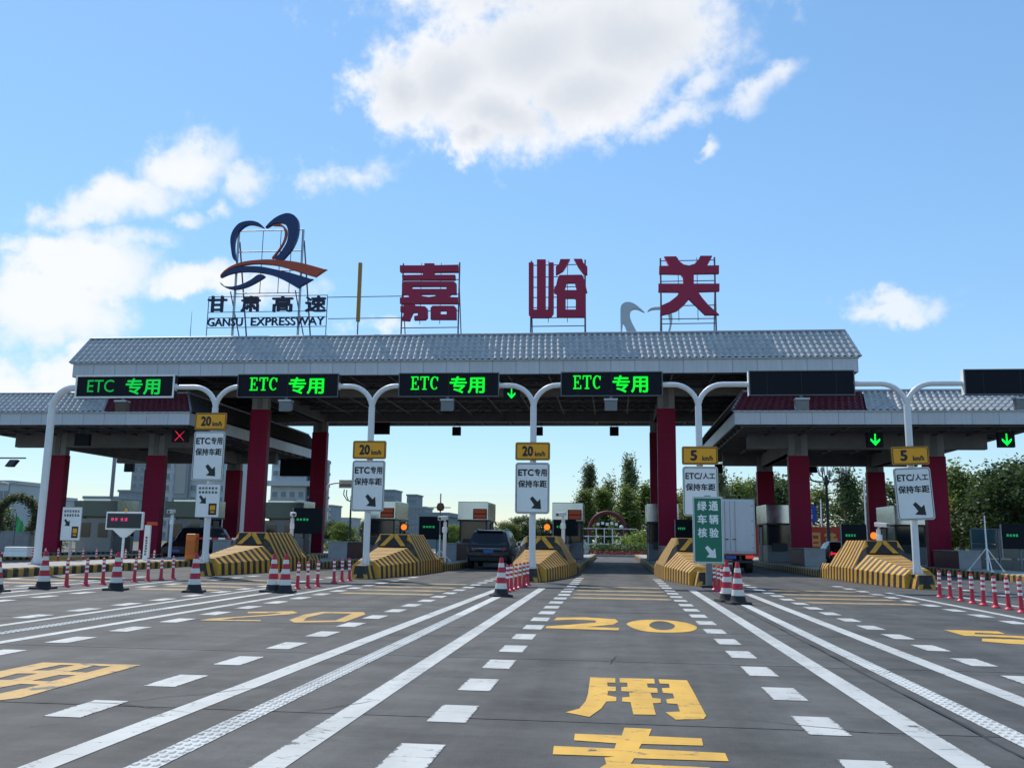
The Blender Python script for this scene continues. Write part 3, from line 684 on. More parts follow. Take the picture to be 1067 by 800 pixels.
def canopy(label, x0, x1, y0, y1, zb, zt, zr, insx, insy, cols, red_to, vis_side, maroon=None, frame='space'):
    """x0..x1,y0..y1 fascia footprint; zb/zt fascia bottom/top; zr ridge"""
    t = thing('toll_canopy', label, 'canopy', ((x0+x1)/2, y0, 0), 0, 'toll canopies')
    ox, oy = (x0+x1)/2, y0; X0, X1, D = x0-ox, x1-ox, y1-y0
    # fascia panels
    n = round((X1-X0)/1.16); w = (X1-X0)/n
    pm = MB().box(-w/2+.007, w/2-.007, 0, .06, zb, zt).mesh('fascia_panel', FASCIA)
    for i in range(n): put('fascia_panel', pm, t, (X0+w*(i+.5), 0, 0))
    MB().box(X0+.02, X1-.02, .06, .09, zb+.01, zt).build('fascia_backing', STEEL, t)
    for sx, x in ((-1, X0), (1, X1)):
        if vis_side == sx:
            m_ = round(D/1.16); h = D/m_
            ps = MB().box(-.03, .03, -h/2+.007, h/2-.007, zb, zt).mesh('fascia_panel', FASCIA)
            for i in range(m_): put('fascia_panel', ps, t, (x-sx*.03, h*(i+.5)+.065, 0))
        else:
            MB().box(x-.05, x+.05, .1, D, zb, zt).build('fascia_side', FASCIA, t)
    MB().box(X0+.1, X1-.1, D-.06, D, zb-.02, zt).build('fascia_rear', FASCIA, t)
    MB().box(X0-.08, X1+.08, -.09, .05, zt+.002, zt+.06).build('gutter', GALV, t)
    # deck and mansard roof
    MB().box(X0+.1, X1-.1, .1, D-.1, zt-.06, zt+.0).build('deck', DECK, t)
    MB().box(X0+insx+.05, X1-insx-.05, insy+.05, D-insy-.05, zt+.05, zr-.1).build('roof_core', DECK, t)
    e = .12
    def spanx(xa, xb, m):
        def ins(x): return X0+insx+(x-(X0-e))/(X1-X0+2*e)*(X1-X0-2*insx)
        tile_strip((xa, -e, zt+.05), (xb, -e, zt+.05), (ins(xa), insy, zr), (ins(xb), insy, zr), m, 'roof_tiles', t)
    if maroon:
        a, b_ = maroon; a -= ox; b_ -= ox
        if a > X0: spanx(X0-e, a, ROOF_SILVER); spanx(a, X1+e, ROOF_MAROON)
        else: spanx(X0-e, b_, ROOF_MAROON); spanx(b_, X1+e, ROOF_SILVER)
    else: spanx(X0-e, X1+e, ROOF_SILVER)
    sm = ROOF_SHADED if maroon else ROOF_SILVER
    tile_strip((X1+e, -e, zt+.05), (X1+e, D+e, zt+.05), (X1-insx, insy, zr), (X1-insx, D-insy, zr), sm if vis_side == 1 else ROOF_SILVER, 'roof_tiles', t)
    tile_strip((X0-e, D+e, zt+.05), (X0-e, -e, zt+.05), (X0+insx, D-insy, zr), (X0+insx, insy, zr), sm if vis_side == -1 else ROOF_SILVER, 'roof_tiles', t)
    tile_strip((X1+e, D+e, zt+.05), (X0-e, D+e, zt+.05), (X1-insx, D-insy, zr), (X0+insx, D-insy, zr), ROOF_SILVER, 'roof_tiles', t, rows=2)
    rb = MB(); rz = zr+.03
    for p, q in (((X0+insx, insy), (X1-insx, insy)), ((X1-insx, insy), (X1-insx, D-insy)), ((X1-insx, D-insy), (X0+insx, D-insy)), ((X0+insx, D-insy), (X0+insx, insy))):
        rb.cyl((p[0], p[1], rz), (q[0], q[1], rz), .07, n=8)
    for (cx, cy, rx, ry) in ((X0-e, -e, X0+insx, insy), (X1+e, -e, X1-insx, insy)):
        rb.cyl((cx, cy, zt+.07), (rx, ry, rz), .06, n=8)
    rb.build('ridge_cap', GALV, t, smooth=40)
    # columns: maroon cladding with bare concrete head
    for cx, cy, wid in cols:
        lx, ly = cx-ox, cy-oy; h = wid/2
        hd_ = .24
        c = MB().box(lx-h, lx+h, ly-hd_, ly+hd_, KH, red_to).build('column', MAROON, t, bevel=.02)
        for z in [KH+1.3*i for i in range(1, 9)]:
            if z < red_to-.3: MB().box(lx-h-.004, lx+h+.004, ly-hd_-.004, ly+hd_+.004, z, z+.012).build('cladding_seam', MAROON_DK, c)
        MB().box(lx-h*.92, lx+h*.92, ly-hd_*.9, ly+hd_*.9, red_to, zb+.25).build('column_head', CONC, t, bevel=.015)
        MB().box(lx-h*.28, lx+h*.28, ly-hd_*.9-.05, ly-hd_*.9, red_to+.05, zb+.1).build('downpipe_box', CONC_DK, t)
    ys = sorted(set(cy for _, cy, _ in cols)); xs = sorted(set(cx for cx, _, _ in cols))
    bz0, bz1 = (zb-.42, zb+.05) if frame == 'space' else (zb-.75, zb-.02)
    bm_ = CONC_DK
    for cy in ys:
        MB().box(X0+(1.2 if frame != 'space' else .6), X1-(1.2 if frame != 'space' else .6), cy-oy-.2, cy-oy+.2, bz0+.05, bz1+.25).build('cross_beam', bm_, t, bevel=.02)
    for cx in xs:
        MB().box(cx-ox-.22, cx-ox+.22, 4.9, D-4.5, bz0, bz1+.2).build('long_beam', bm_, t, bevel=.02)
    # space frame / soffit
    sf = MB()
    if frame == 'space':
        st = 1.95; nx = int((X1-X0-.8)/st); ny = int((D-.8)/st); zl, zu = zb+.04, zt-.12
        P = lambda i, j: (X0+.5+i*(X1-X0-1.)/nx, .5+j*(D-1.)/ny)
        for j in range(ny+1):
            sf.cyl((X0+.4, P(0, j)[1], zl), (X1-.4, P(0, j)[1], zl), .045, n=5)
        for i in range(nx+1):
            sf.cyl((P(i, 0)[0], .4, zl+.0), (P(i, 0)[0], D-.4, zl), .04, n=5)
        for i in range(nx):
            for j in range(ny):
                a = P(i, j); b_ = P(i+1, j+1); c = ((a[0]+b_[0])/2, (a[1]+b_[1])/2, zu)
                for q in (a, b_, (a[0], b_[1]), (b_[0], a[1])): sf.cyl((q[0], q[1], zl), c, .03, n=4, caps=False)
        o = sf.build('space_frame', STEEL, t); o['kind'] = 'stuff'
    else:
        k = 14
        for i in range(k+1):
            y = .5+(D-1.)*i/k; sf.box(X0+.3, X1-.3, y-.05, y+.05, zb-.06, zb+.12)
        for i in range(9):
            x = X0+.5+(X1-X0-1.)*i/8; sf.box(x-.04, x+.04, .3, D-.3, zb-.03, zb+.12)
        o = sf.build('soffit_ribs', STEEL, t); o['kind'] = 'stuff'
        MB().box(X0+.1, X1-.1, .12, D-.1, zb+.14, zb+.2).build('soffit', CONC_DK, t)
    return t
FY, BY = 43.3, 63.7
main_can = canopy('tall central toll canopy with silver tiled eaves carrying the rooftop characters', -27.6, 11.35, FY, BY, 9.22, 9.87, 11.36, .3, .9,
       [(-19.3, 48, 1.0), (2.75, 48, .95), (-19.4, 58.7, 1.0), (2.77, 58.7, .95)], 8.15, 0)
canopy('lower left toll canopy tucked under the tall one, part maroon roof', -34.7, -21.12, FY, BY, 6.74, 7.34, 8.46, .55, .8,
       [(-30.9, 48, 1.05), (-25.1, 48, 1.0), (-30.9, 58.7, 1.05), (-25.2, 58.7, 1.0)], 5.6, 1, (-25.6, -21.12), 'beam')
canopy('lower right toll canopy with green lane arrows, part maroon roof', 5.65, 19.8, FY, BY, 6.75, 7.34, 8.42, .55, .8,
       [(9.38, 48, 1.02), (16.03, 48, 1.05), (9.42, 58.7, 1.02), (16.08, 58.7, 1.05)], 5.7, -1, (5.65, 11.6), 'beam')

# ================================================================== ROOFTOP SIGNS
RZ = 11.27                       # top of the flat roof behind the eaves
SY = 46.0
def frame_part(t, rails, name, m=STEEL):
    for p, q, r in rails: MB().cyl(p, q, r, n=6).build(name, m, t)
def roof_char(label, loops, off, sc, xl, xr, rings):
    ox = (xl+xr)/2; t = thing('rooftop_character', label, 'sign', (ox, SY, RZ), 0, 'large crimson characters on the roof')
    put('character', poly_mesh('character', pix_poly(loops, off, sc, SY, (ox, RZ)), CHAR_RED, .28), t)
    h = 4.55; w = (xr-xl)/2-.12
    for s in (-1, 1):
        MB().cyl((s*w, .25, 0), (s*w, .25, h), .045, n=6).build('post', STEEL, t)
        MB().cyl((s*w, 1.5, 0), (s*w, .3, h*.72), .03, n=6).build('brace', STEEL, t)
    for z in rings: MB().cyl((-w, .25, z), (w, .25, z), .025, n=5).build('rail', STEEL, t)
    for x in (-w*.35, w*.35): MB().cyl((x, .25, 1.2), (x, .25, h), .018, n=5).build('upright', STEEL, t)
    return t
sc85 = 85/800
roof_char('crimson rooftop character nearest the mustard bar, with the most strokes', [
    [(115, 115), (355, 115), (355, 95), (450, 95), (450, 115), (685, 115), (685, 178), (450, 180), (450, 207), (655, 207), (655, 255), (140, 255), (135, 210), (340, 207), (340, 180), (115, 178)],
    [(160, 272), (645, 272), (665, 290), (665, 395), (612, 395), (590, 424), (685, 428), (685, 487), (115, 487), (115, 430), (205, 424), (190, 400), (135, 398), (135, 295)],
    [(230, 318), (570, 318), (570, 345), (230, 345)], [(315, 395), (480, 395), (460, 415), (400, 424), (335, 415)],
    [(120, 515), (150, 515), (150, 497), (260, 497), (260, 510), (360, 515), (383, 535), (383, 625), (360, 645), (255, 648), (255, 610), (290, 605), (290, 572), (240, 575), (215, 630), (205, 655), (130, 650), (150, 600), (150, 570), (120, 570)],
    [(435, 510), (645, 510), (665, 530), (665, 642), (415, 642), (415, 530)], [(508, 557), (572, 557), (572, 593), (508, 593)]],
    (405, 265), sc85, -11.28, -7.98, (1.0, 1.9, 2.8, 3.6, 4.4))
roof_char('middle crimson rooftop character of the three', [
    [(105, 115), (150, 115), (150, 575), (185, 575), (185, 85), (270, 85), (270, 575), (290, 575), (298, 560), (298, 115), (348, 115), (348, 610), (325, 640), (300, 652), (130, 652), (105, 625)],
    [(415, 82), (508, 82), (470, 150), (440, 195), (370, 235), (370, 155), (400, 130)], [(545, 80), (628, 80), (640, 120), (678, 155), (678, 232), (640, 225), (590, 160)],
    [(405, 238), (625, 235), (645, 270), (678, 405), (655, 410), (655, 648), (378, 648), (378, 420), (352, 410), (352, 375), (375, 330), (385, 280)],
    [(475, 312), (555, 312), (572, 385), (455, 385)], [(465, 462), (545, 462), (565, 470), (565, 575), (465, 575)]],
    (540, 262), sc85, -4.38, -1.31, (1.0, 1.45, 2.0, 2.55, 3.1, 3.65, 4.3))
roof_char('rightmost crimson rooftop character with crossed spreading legs', [
    [(150, 72), (262, 70), (290, 115), (330, 145), (380, 155), (430, 140), (465, 105), (485, 65), (595, 65), (548, 155), (658, 153), (658, 225), (425, 228), (425, 322), (662, 322), (662, 388), (462, 395), (500, 450), (560, 520), (660, 608), (530, 608), (380, 462), (330, 520), (270, 570), (190, 598), (115, 612), (115, 528), (200, 490), (265, 440), (298, 398), (98, 395), (98, 322), (328, 322), (325, 260), (305, 232), (105, 228), (105, 158), (195, 158)]],
    (675, 260), 85/756, 2.36, 5.36, (1.05, 1.3, 2.0, 3.3, 4.4))
# heart shaped emblem
hx, hs, ho = -18.5, 130/1067, (215, 215)
t = thing('heart_emblem_sign', 'blue heart and swoosh emblem on a steel frame above the left roof', 'sign', (hx, SY, RZ))
def emblem(name, pts, m, dep=.25, y=0.):
    o = put(name, poly_mesh(name, pix_poly([smooth_loop(pts, 3)], ho, hs, SY, (hx, RZ)), m, dep), t, (0, y, 0)); return o
emblem('heart_left_lobe', [(495, 188), (460, 150), (400, 130), (330, 135), (275, 160), (230, 220), (212, 290), (218, 370), (230, 440), (250, 470), (262, 468), (245, 400), (243, 330), (255, 270), (285, 215), (330, 175), (380, 160), (440, 170)], BLUE_PAINT)
emblem('heart_right_lobe', [(512, 188), (545, 145), (600, 100), (660, 72), (710, 65), (760, 85), (790, 130), (793, 210), (775, 290), (735, 370), (690, 425), (655, 458), (590, 455), (640, 400), (690, 320), (705, 250), (700, 195), (680, 160), (640, 145), (580, 155)], BLUE_PAINT)
emblem('heart_inner_line', [(570, 168), (630, 156), (672, 178), (692, 222), (682, 280), (650, 345), (602, 412), (577, 448), (566, 442), (618, 378), (658, 312), (675, 250), (668, 200), (640, 172)], RED_PAINT, .2)
emblem('red_swoosh', [(125, 598), (160, 555), (230, 510), (330, 478), (450, 463), (560, 460), (700, 470), (830, 492), (1015, 543), (1022, 546), (940, 602), (932, 604), (800, 565), (640, 515), (520, 498), (400, 495), (280, 515), (200, 545), (150, 580)], RED_PAINT)
emblem('blue_swoosh', [(125, 612), (170, 570), (240, 535), (340, 518), (470, 520), (600, 545), (720, 572), (895, 624), (905, 630), (795, 694), (780, 698), (680, 640), (580, 595), (480, 572), (380, 562), (280, 565), (190, 585)], BLUE_PAINT)
emblem('lower_swoosh', [(125, 655), (160, 685), (230, 690), (310, 670), (390, 630), (450, 588), (505, 600), (440, 645), (350, 690), (260, 712), (190, 705), (140, 680)], BLUE_PAINT)
fx0, fx1 = at(243, 300, SY)[0]-hx, at(311, 300, SY)[0]-hx
for x in (fx0, fx1):
    MB().cyl((x, .28, 0), (x, .28, 6.6), .07, n=8).build('post', GALV, t)
    MB().cyl((x+.25, 1.9, 0), (x+.05, .35, 6.0), .045, n=6).build('brace', STEEL, t)
    MB().cyl((x+.1, 1.5, 0), (x-.3, .35, 3.2), .035, n=6).build('brace', STEEL, t)
for z in (3.05, 4.3, 5.4, 6.6): MB().cyl((fx0, .28, z), (fx1, .28, z), .03, n=6).build('rail', STEEL, t)
for x in (fx0*.3, fx1*.25, fx1*.62): MB().cyl((x, .28, 3.05), (x, .28, 6.6), .022, n=6).build('upright', STEEL, t)
# lettering below the emblem
t = thing('rooftop_lettering', 'dark blue lettering in two rows under the heart emblem', 'sign', (hx, SY-.1, RZ))
def pz(px, py): q = at(px, py, SY-.1); return q[0]-hx, q[1]-RZ
for ch, a, b_ in (('甘', 217, 236), ('肃', 251.5, 271), ('高', 284, 305), ('速', 318.5, 339.5)):
    x0, z1 = pz(a, 308.5); x1, z0 = pz(b_, 325)
    text('character', ch, (x0, x1, z0, z1), CHAR_DK, t, bold=.035, depth=.12)
x0, z1 = pz(216.5, 331.5); x1, z0 = pz(272-.5, 339.5)
text('letters', 'GANSU', (x0, pz(253, 335)[0], z0, z1), CHAR_DK, t, bold=.02, depth=.1)
text('letters', 'EXPRESSWAY', (pz(261.5, 335)[0], pz(338, 335)[0], z0, z1), CHAR_DK, t, bold=.02, depth=.1)
xe = pz(420, 330)[0]
for z in (pz(217, 309)[1], pz(217, 325)[1], pz(217, 331)[1], pz(217, 341)[1]):
    MB().cyl((pz(216, 320)[0], .12, z), (pz(340, 320)[0], .12, z), .02, n=5).build('rail', STEEL, t)
for x in (pz(216, 320)[0], pz(340, 320)[0]): MB().cyl((x, .12, 0.02), (x, .12, pz(217, 309)[1]), .025, n=5).build('post', STEEL, t)
bx = at(374.5, 300, SY)[0]
t = thing('divider_bar', 'tall mustard bar standing between the emblem and the first crimson character', 'bar', (bx, SY, RZ))
MB().box(-.09, .09, -.09, .09, at(375, 335, SY)[1]-RZ, at(375, 274, SY)[1]-RZ).build('bar', MUSTARD, t, bevel=.015)
MB().cyl((0, 0, 0), (0, 0, at(375, 335, SY)[1]-RZ), .04, n=6).build('post', STEEL, t)
for pyy in (308.5, 331):
    z = at(375, pyy, SY)[1]-RZ; MB().cyl((at(341, pyy, SY)[0]-bx, .15, z), (at(419, pyy, SY)[0]-bx, .15, z), .022, n=5).build('tie_rail', STEEL, t)
# plain grey back of a second emblem at the far edge of the roof
gy, go, gs = 61.5, (630, 300), 80/1067
gx = at(672, 330, gy)[0]
t = thing('emblem_reverse', 'grey back of a second heart emblem left of the last crimson character', 'sign', (gx, gy, RZ))
def gem(name, pts): put(name, poly_mesh(name, pix_poly([smooth_loop(pts, 2)], go, gs, gy, (gx, RZ)), GALV, .25), t)
gem('heart_lobe', [(230, 760), (222, 500), (220, 290), (250, 225), (310, 200), (380, 210), (450, 250), (555, 345), (470, 305), (400, 300), (362, 330), (352, 400), (380, 490), (460, 640), (520, 760), (400, 760), (320, 640), (255, 490)])
gem('heart_tip', [(595, 335), (640, 285), (760, 268), (900, 290), (940, 400), (935, 500), (905, 640), (880, 760), (850, 760), (875, 630), (905, 510), (892, 420), (860, 330), (770, 300), (650, 308)])
for px_ in (646, 661, 693): x = at(px_, 330, gy)[0]-gx; MB().cyl((x, -.25, 0), (x, -.25, 2.5 if px_ < 650 else 2.2), .04, n=6).build('post', STEEL, t)
for z in (.7, 1.5, 2.2): MB().cyl((at(646, 330, gy)[0]-gx, -.25, z), (at(693, 330, gy)[0]-gx, -.25, z), .025, n=5).build('rail', STEEL, t)
tag(MB().cyl((0, 0, 0), (0, 0, 1.9), .025, .008, 6).build('roof_antenna', STEEL, None, (at(198, 352, 45.5)[0], 45.5, RZ)), 'thin antenna rod on the roof left of the emblem', 'antenna')

# ================================================================== SIGN GANTRY
GY = 29.3
AZ = 6.27
SIGNX = [(-18.43, -14.87), (-12.61, -9.12), (-7.05, -3.72), (-1.68, 1.57), (4.30, 7.52), (10.82, 14.1)]
POLES = [(-19.3, None, -18.43, 'leftmost white curved sign pole beside the first lane board'), (-13.4, -14.87, -12.61, 'white forked sign pole carrying the extra small lower sign'),
         (-7.97, -9.12, -7.05, 'white forked sign pole left of the black car lane'), (-2.58, -3.72, -1.68, 'white forked sign pole at the centre row of red posts'),
         (2.70, 1.57, 4.30, 'white forked sign pole behind the green sign'), (9.1, 7.52, 10.82, 'rightmost white forked sign pole, leaning slightly')]
def arc(x0, dx, end):
    s = 1 if end > x0 else -1; pts = []; r = .78
    for i in range(9):
        a = R(90*i/8); pts.append((s*(r-r*math.cos(a)), 0, AZ-r+r*math.sin(a)))
    pts.append((end-x0, 0, AZ)); return pts
for i, (x, l, r_, lab) in enumerate(POLES):
    zb = KH if i == 0 else .42
    t = thing('sign_pole', lab, 'pole', (x, GY, 0), 0, 'white poles of the lane sign gantry')
    rr = .125 if i == 0 else .105
    if i == 0:
        p = arc(x, 1, r_); MB().tube([(0, 0, zb), (0, 0, 2.5), (0, 0, 4.6)]+p, rr, 12).build('pole', WHITE_METAL, t, smooth=40)
    else:
        MB().tube([(0, 0, zb), (0, 0, 3), (0, 0, AZ-.70)], rr, 12).build('pole', WHITE_METAL, t, smooth=40)
        for e in (l, r_): MB().tube([(0, 0, AZ-.95)]+arc(x, 1, e), .085, 10).build('arm', WHITE_METAL, t, smooth=40)
    for e in ([r_] if i == 0 else [l, r_]): MB().cyl((e-x-.02, 0, AZ), (e-x+.02, 0, AZ), .13, n=10).build('arm_flange', WHITE_METAL, t)
    MB().box(-.2, .2, -.2, .2, zb, zb+.03).build('base_plate', GALV, t)
    for a in range(4):
        c_, s_ = math.cos(R(45+90*a)), math.sin(R(45+90*a))
        MB().hexa([(c_*.09-.012, s_*.09, zb+.03), (c_*.2, s_*.2, zb+.03), (c_*.2+.012, s_*.2+.012, zb+.03), (c_*.09, s_*.09+.012, zb+.03)],
                  [(c_*.09-.012, s_*.09, zb+.32), (c_*.1, s_*.1, zb+.32), (c_*.1+.012, s_*.1+.012, zb+.32), (c_*.09, s_*.09+.012, zb+.32)]).build('base_rib', WHITE_METAL, t)
LAB6 = ['leftmost lane board with thin green lettering and a pale frame', 'lane board with green lettering above the striped barrier left of the cone pair',
        'lane board with green lettering over the black car lane', 'lane board with green lettering over the empty centre lane',
        'switched off dark lane board over the white truck lane', 'switched off dark lane board cut by the right edge']
for i, (x0, x1) in enumerate(SIGNX):
    xc = (x0+x1)/2; w = (x1-x0)/2; z0, z1 = 5.90, 6.68; h = (z1-z0)/2; zc = (z0+z1)/2
    t = thing('lane_led_board', LAB6[i], 'led board', (xc, GY, zc), 0, 'lane boards on the gantry')
    MB().box(-w, w, -.11, .13, -h, h).build('cabinet', LEDBOARD, t, bevel=.01)
    f = .045 if i == 0 else .018; fm = SIGN_WHITE if i == 0 else GALV
    for a in ((-w-.01, w+.01, -h-.012, -h+f), (-w-.01, w+.01, h-f, h+.012), (-w-.012, -w+f, -h+f, h-f), (w-f, w+.012, -h+f, h-f)):
        MB().box(a[0], a[1], -.135, -.112, a[2], a[3]).build('frame', fm if i in (0,) else STEEL, t)
    if i >= 4: MB().box(-w-.03, -w-.014, -.12, .12, -h, h).build('end_cap', SIGN_WHITE, t)
    for s in (-.33, 0, .33): MB().box(w*2*s-.006, w*2*s+.006, -.1145, -.1105, -h+.03, h-.03).build('module_seam', SIGN_BLACK, t)
    if i < 4:
        g_ = LED_GREEN if i else LED_GREEN_DIM
        if i: serif_etc((-w*.76, -w*.20, -h*.42, h*.72), g_, t, -.118)
        else: text('lettering', 'ETC', (-w*.76, -w*.22, -h*.5, h*.6), g_, t, y=-.118, bold=.0, depth=.006)
        text('lettering', '专用', (w*.02, w*.72, -h*.74, h*.72), LED_GREEN if i else LED_GREEN_MID, t, y=-.118, bold=.03, depth=.006)
    # floodlight below the board
    l = thing('floodlight', ['brown floodlight under the leftmost lane board', 'grey floodlight under the lane board left of the black car lane', 'grey floodlight under the lane board over the black car', 'grey floodlight under the lane board over the empty centre lane', 'grey floodlight under the dark board above the truck lane', 'grey floodlight under the dark board by the right edge'][i], 'floodlight', (xc-.02, GY-.1, z0), 0, 'floodlights under the lane boards')
    MB().hexa([(-.2, -.12, -.5), (.2, -.12, -.5), (.2, .12, -.42), (-.2, .12, -.42)], [(-.2, -.16, -.17), (.2, -.16, -.17), (.2, .1, -.12), (-.2, .1, -.12)]).build('housing', BOOTH_GREY if i else mat('brown_metal', (.10, .075, .06), .6), l, bevel=.01)
    MB().box(-.22, .22, -.19, .12, -.165, -.11).build('hood', GALV, l)
    MB().box(-.05, .05, -.03, .03, -.11, -.016).build('bracket', STEEL, l)

# ---- rectangular plates on the poles
def arrow(cx, cz, s, flip=1):
    """arrow pointing down right"""
    base = [(-.42, .30), (-.24, .46), (.10, .10), (.30, .28), (.36, -.42), (-.34, -.36), (-.12, -.14)]
    return [(cx+x*s, cz+z*s) for x, z in base]
def plate(name, label, cat, x, z0, z1, w, face, rim, Y=GY-.16, rot=0., group=None, r=.07):
    t = thing(name, label, cat, (x, Y, (z0+z1)/2), 0, group); h = (z1-z0)/2
    t.rotation_euler = (0, rot, 0)
    put('back_plate', poly_mesh('back_plate', [rrect(-w/2, w/2, -h, h, r)], SIGN_BACK if rim is None else rim, .02), t)
    put('sign_face', poly_mesh('sign_face', [rrect(-w/2+.018, w/2-.018, -h+.018, h-.018, r*.8)], face, .012), t, (0, -.017, 0))
    for zz in (-h*.5, h*.5): MB().box(-.14, .14, .012, .06, zz-.03, zz+.03).build('clamp', GALV, t)
    return t, h
def border(t, w, h, m, ins=.04, th=.02, r=.06, y=-.026):
    put('border_line', poly_mesh('border_line', [rrect(-w/2+ins, w/2-ins, -h+ins, h-ins, r), rrect(-w/2+ins+th, w/2-ins-th, -h+ins+th, h-ins-th, r*.75)], m, .004), t, (0, y, 0))
GL = ['on the forked pole left of the cone pair', 'on the pole left of the black car lane', 'on the pole by the centre row of red posts', 'partly hidden behind the green sign', 'on the rightmost leaning pole']
SP = [(-13.45, 4.78, 5.37, 3.08, 4.74), (-7.95, 3.83, 4.43, 2.13, 3.79), (-2.58, 3.81, 4.39, 2.11, 3.74), (2.70, 3.69, 4.27, 2.09, 3.64), (9.1, 3.71, 4.29, 2.04, 3.64)]
for i, (x, a, b_, c, d) in enumerate(SP):
    rot = R(-2.6) if i == 4 else 0
    t, h = plate('speed_limit_sign', 'yellow speed plate reading '+('20' if i < 3 else '5')+' '+(GL[i] if i != 3 else 'above the white sign behind the green sign'), 'sign', x-(.05 if i == 4 else 0), a, b_, 1.12, SIGN_YELLOW, SIGN_BLACK if i < 0 else mat('sign_rim_brown', (.10, .06, .03), .5), rot=rot*.6, group='yellow speed plates', r=.06)
    border(t, 1.12, h, SIGN_BLACK, .035, .022, .05)
    text('numeral', '20' if i < 3 else '5', (-.34, .02, -.165, .175) if i < 3 else (-.30, -.08, -.165, .175), SIGN_BLACK, t, y=-.026, bold=.06, depth=.004)
    text('unit', 'km/h', (.07, .40, -.165, .0), SIGN_BLACK, t, y=-.026, bold=.05, depth=.004)
    w = 1.10
    t, h = plate('lane_sign', 'white lane sign with arrow '+GL[i], 'sign', x, c, d, w, SIGN_WHITE, None, rot=rot, group='white lane signs on the gantry poles', r=.09)
    border(t, w, h, SIGN_BLACK, .035, .018, .075)
    if i < 3:
        text('lettering', 'ETC', (-.46, .04, h*.47, h*.74), SIGN_BLACK, t, y=-.026, bold=.05)
        text('lettering', '专用', (.06, .46, h*.46, h*.76), SIGN_BLACK, t, y=-.026, bold=.042)
    else:
        text('lettering', 'ETC/', (-.46, .06, h*.48, h*.74), SIGN_BLACK, t, y=-.026, bold=.04)
        text('lettering', '人工', (.07, .46, h*.49, h*.74), SIGN_BLACK, t, y=-.026, bold=.042)
    text('lettering', '保持车距', (-.46, .46, h*.02, h*.31), SIGN_BLACK, t, y=-.026, bold=.04)
    put('arrow', poly_mesh('arrow', [arrow(.12, -h*.58, .46)], SIGN_BLACK, .004), t, (0, -.026, 0))
# small extra sign under the one left of the cone pair, and its twin on the far left island
def small_sign(label, x, Y, z0, z1, w, post=None):
    t, h = plate('notice_sign', label, 'sign', x, z0, z1, w, SIGN_WHITE, None, Y=Y, r=.03, group='small notice signs')
    if post is not None: MB().cyl((0, .06, -h*.9), (0, .06, post-(z0+z1)/2), .05, n=10).build('post', GALV, t)
    glyph_marks('glyph', 6, (-w*.40, w*.40, h*.67, h*.82), SIGN_BLACK, t, -.024, 1)
    glyph_marks('glyph', 6, (-w*.40, w*.40, h*.42, h*.58), SIGN_BLACK, t, -.024, 2)
    put('arrow', poly_mesh('arrow', [arrow(-w*.2, h*.06, w*.38)], SIGN_BLACK, .004), t, (0, -.026, 0))
    MB().box(w*.06, w*.38, -.03, -.022, -h*.84, -h*.16).build('picture_panel', SIGN_BLACK, t)
    MB().box(w*.12, w*.33, -.034, -.0305, -h*.55, -h*.28).build('picture_car', SIGN_YELLOW, t)
    MB().box(w*.14, w*.31, -.034, -.0305, -h*.72, -h*.62).build('picture_bar', SIGN_YELLOW, t)
small_sign('small white notice sign below the big sign left of the cone pair', -13.36, GY-.17, 1.88, 2.98, .84)
sx, sz = at(74.5, 545, 34.5)
small_sign('small white notice sign on its own post by the far left maroon column', sx, 34.5, at(74, 563, 34.5)[1], at(74, 528, 34.5)[1], .84, KH)
# green sign on a stout grey post in front of the right barrier
gx0, gx1 = 2.29, 3.17
t, h = plate('green_check_sign', 'tall green sign with six white characters in front of the white truck', 'sign', (gx0+gx1)/2, .69, 2.62, gx1-gx0, SIGN_GREEN, SIGN_WHITE, Y=27.4, r=.05)
border(t, gx1-gx0, h, SIGN_WHITE, .03, .02, .04)
for row, s in enumerate(('绿通', '车辆', '核验')):
    zt_ = h*(.86-.40*row)
    for k, ch in enumerate(s): text('character', ch, (-.30+.33*k, -.03+.33*k, zt_-h*.29, zt_), SIGN_WHITE, t, y=-.026, bold=.04)
put('arrow', poly_mesh('arrow', [arrow(.07, -h*.66, .40)], SIGN_WHITE, .004), t, (0, -.026, 0))
px0 = gnd(741, 613)[0]
MB().box(px0-(gx0+gx1)/2-.09, px0-(gx0+gx1)/2+.09, .07, .2, -(.69+2.62)/2, 1).build('post', BOOTH_GREY, t, bevel=.01)
MB().box(px0-(gx0+gx1)/2-.22, px0-(gx0+gx1)/2+.22, -.05, .35, -(.69+2.62)/2, -(.69+2.62)/2+.07).build('foot', RUBBER, t, bevel=.01)

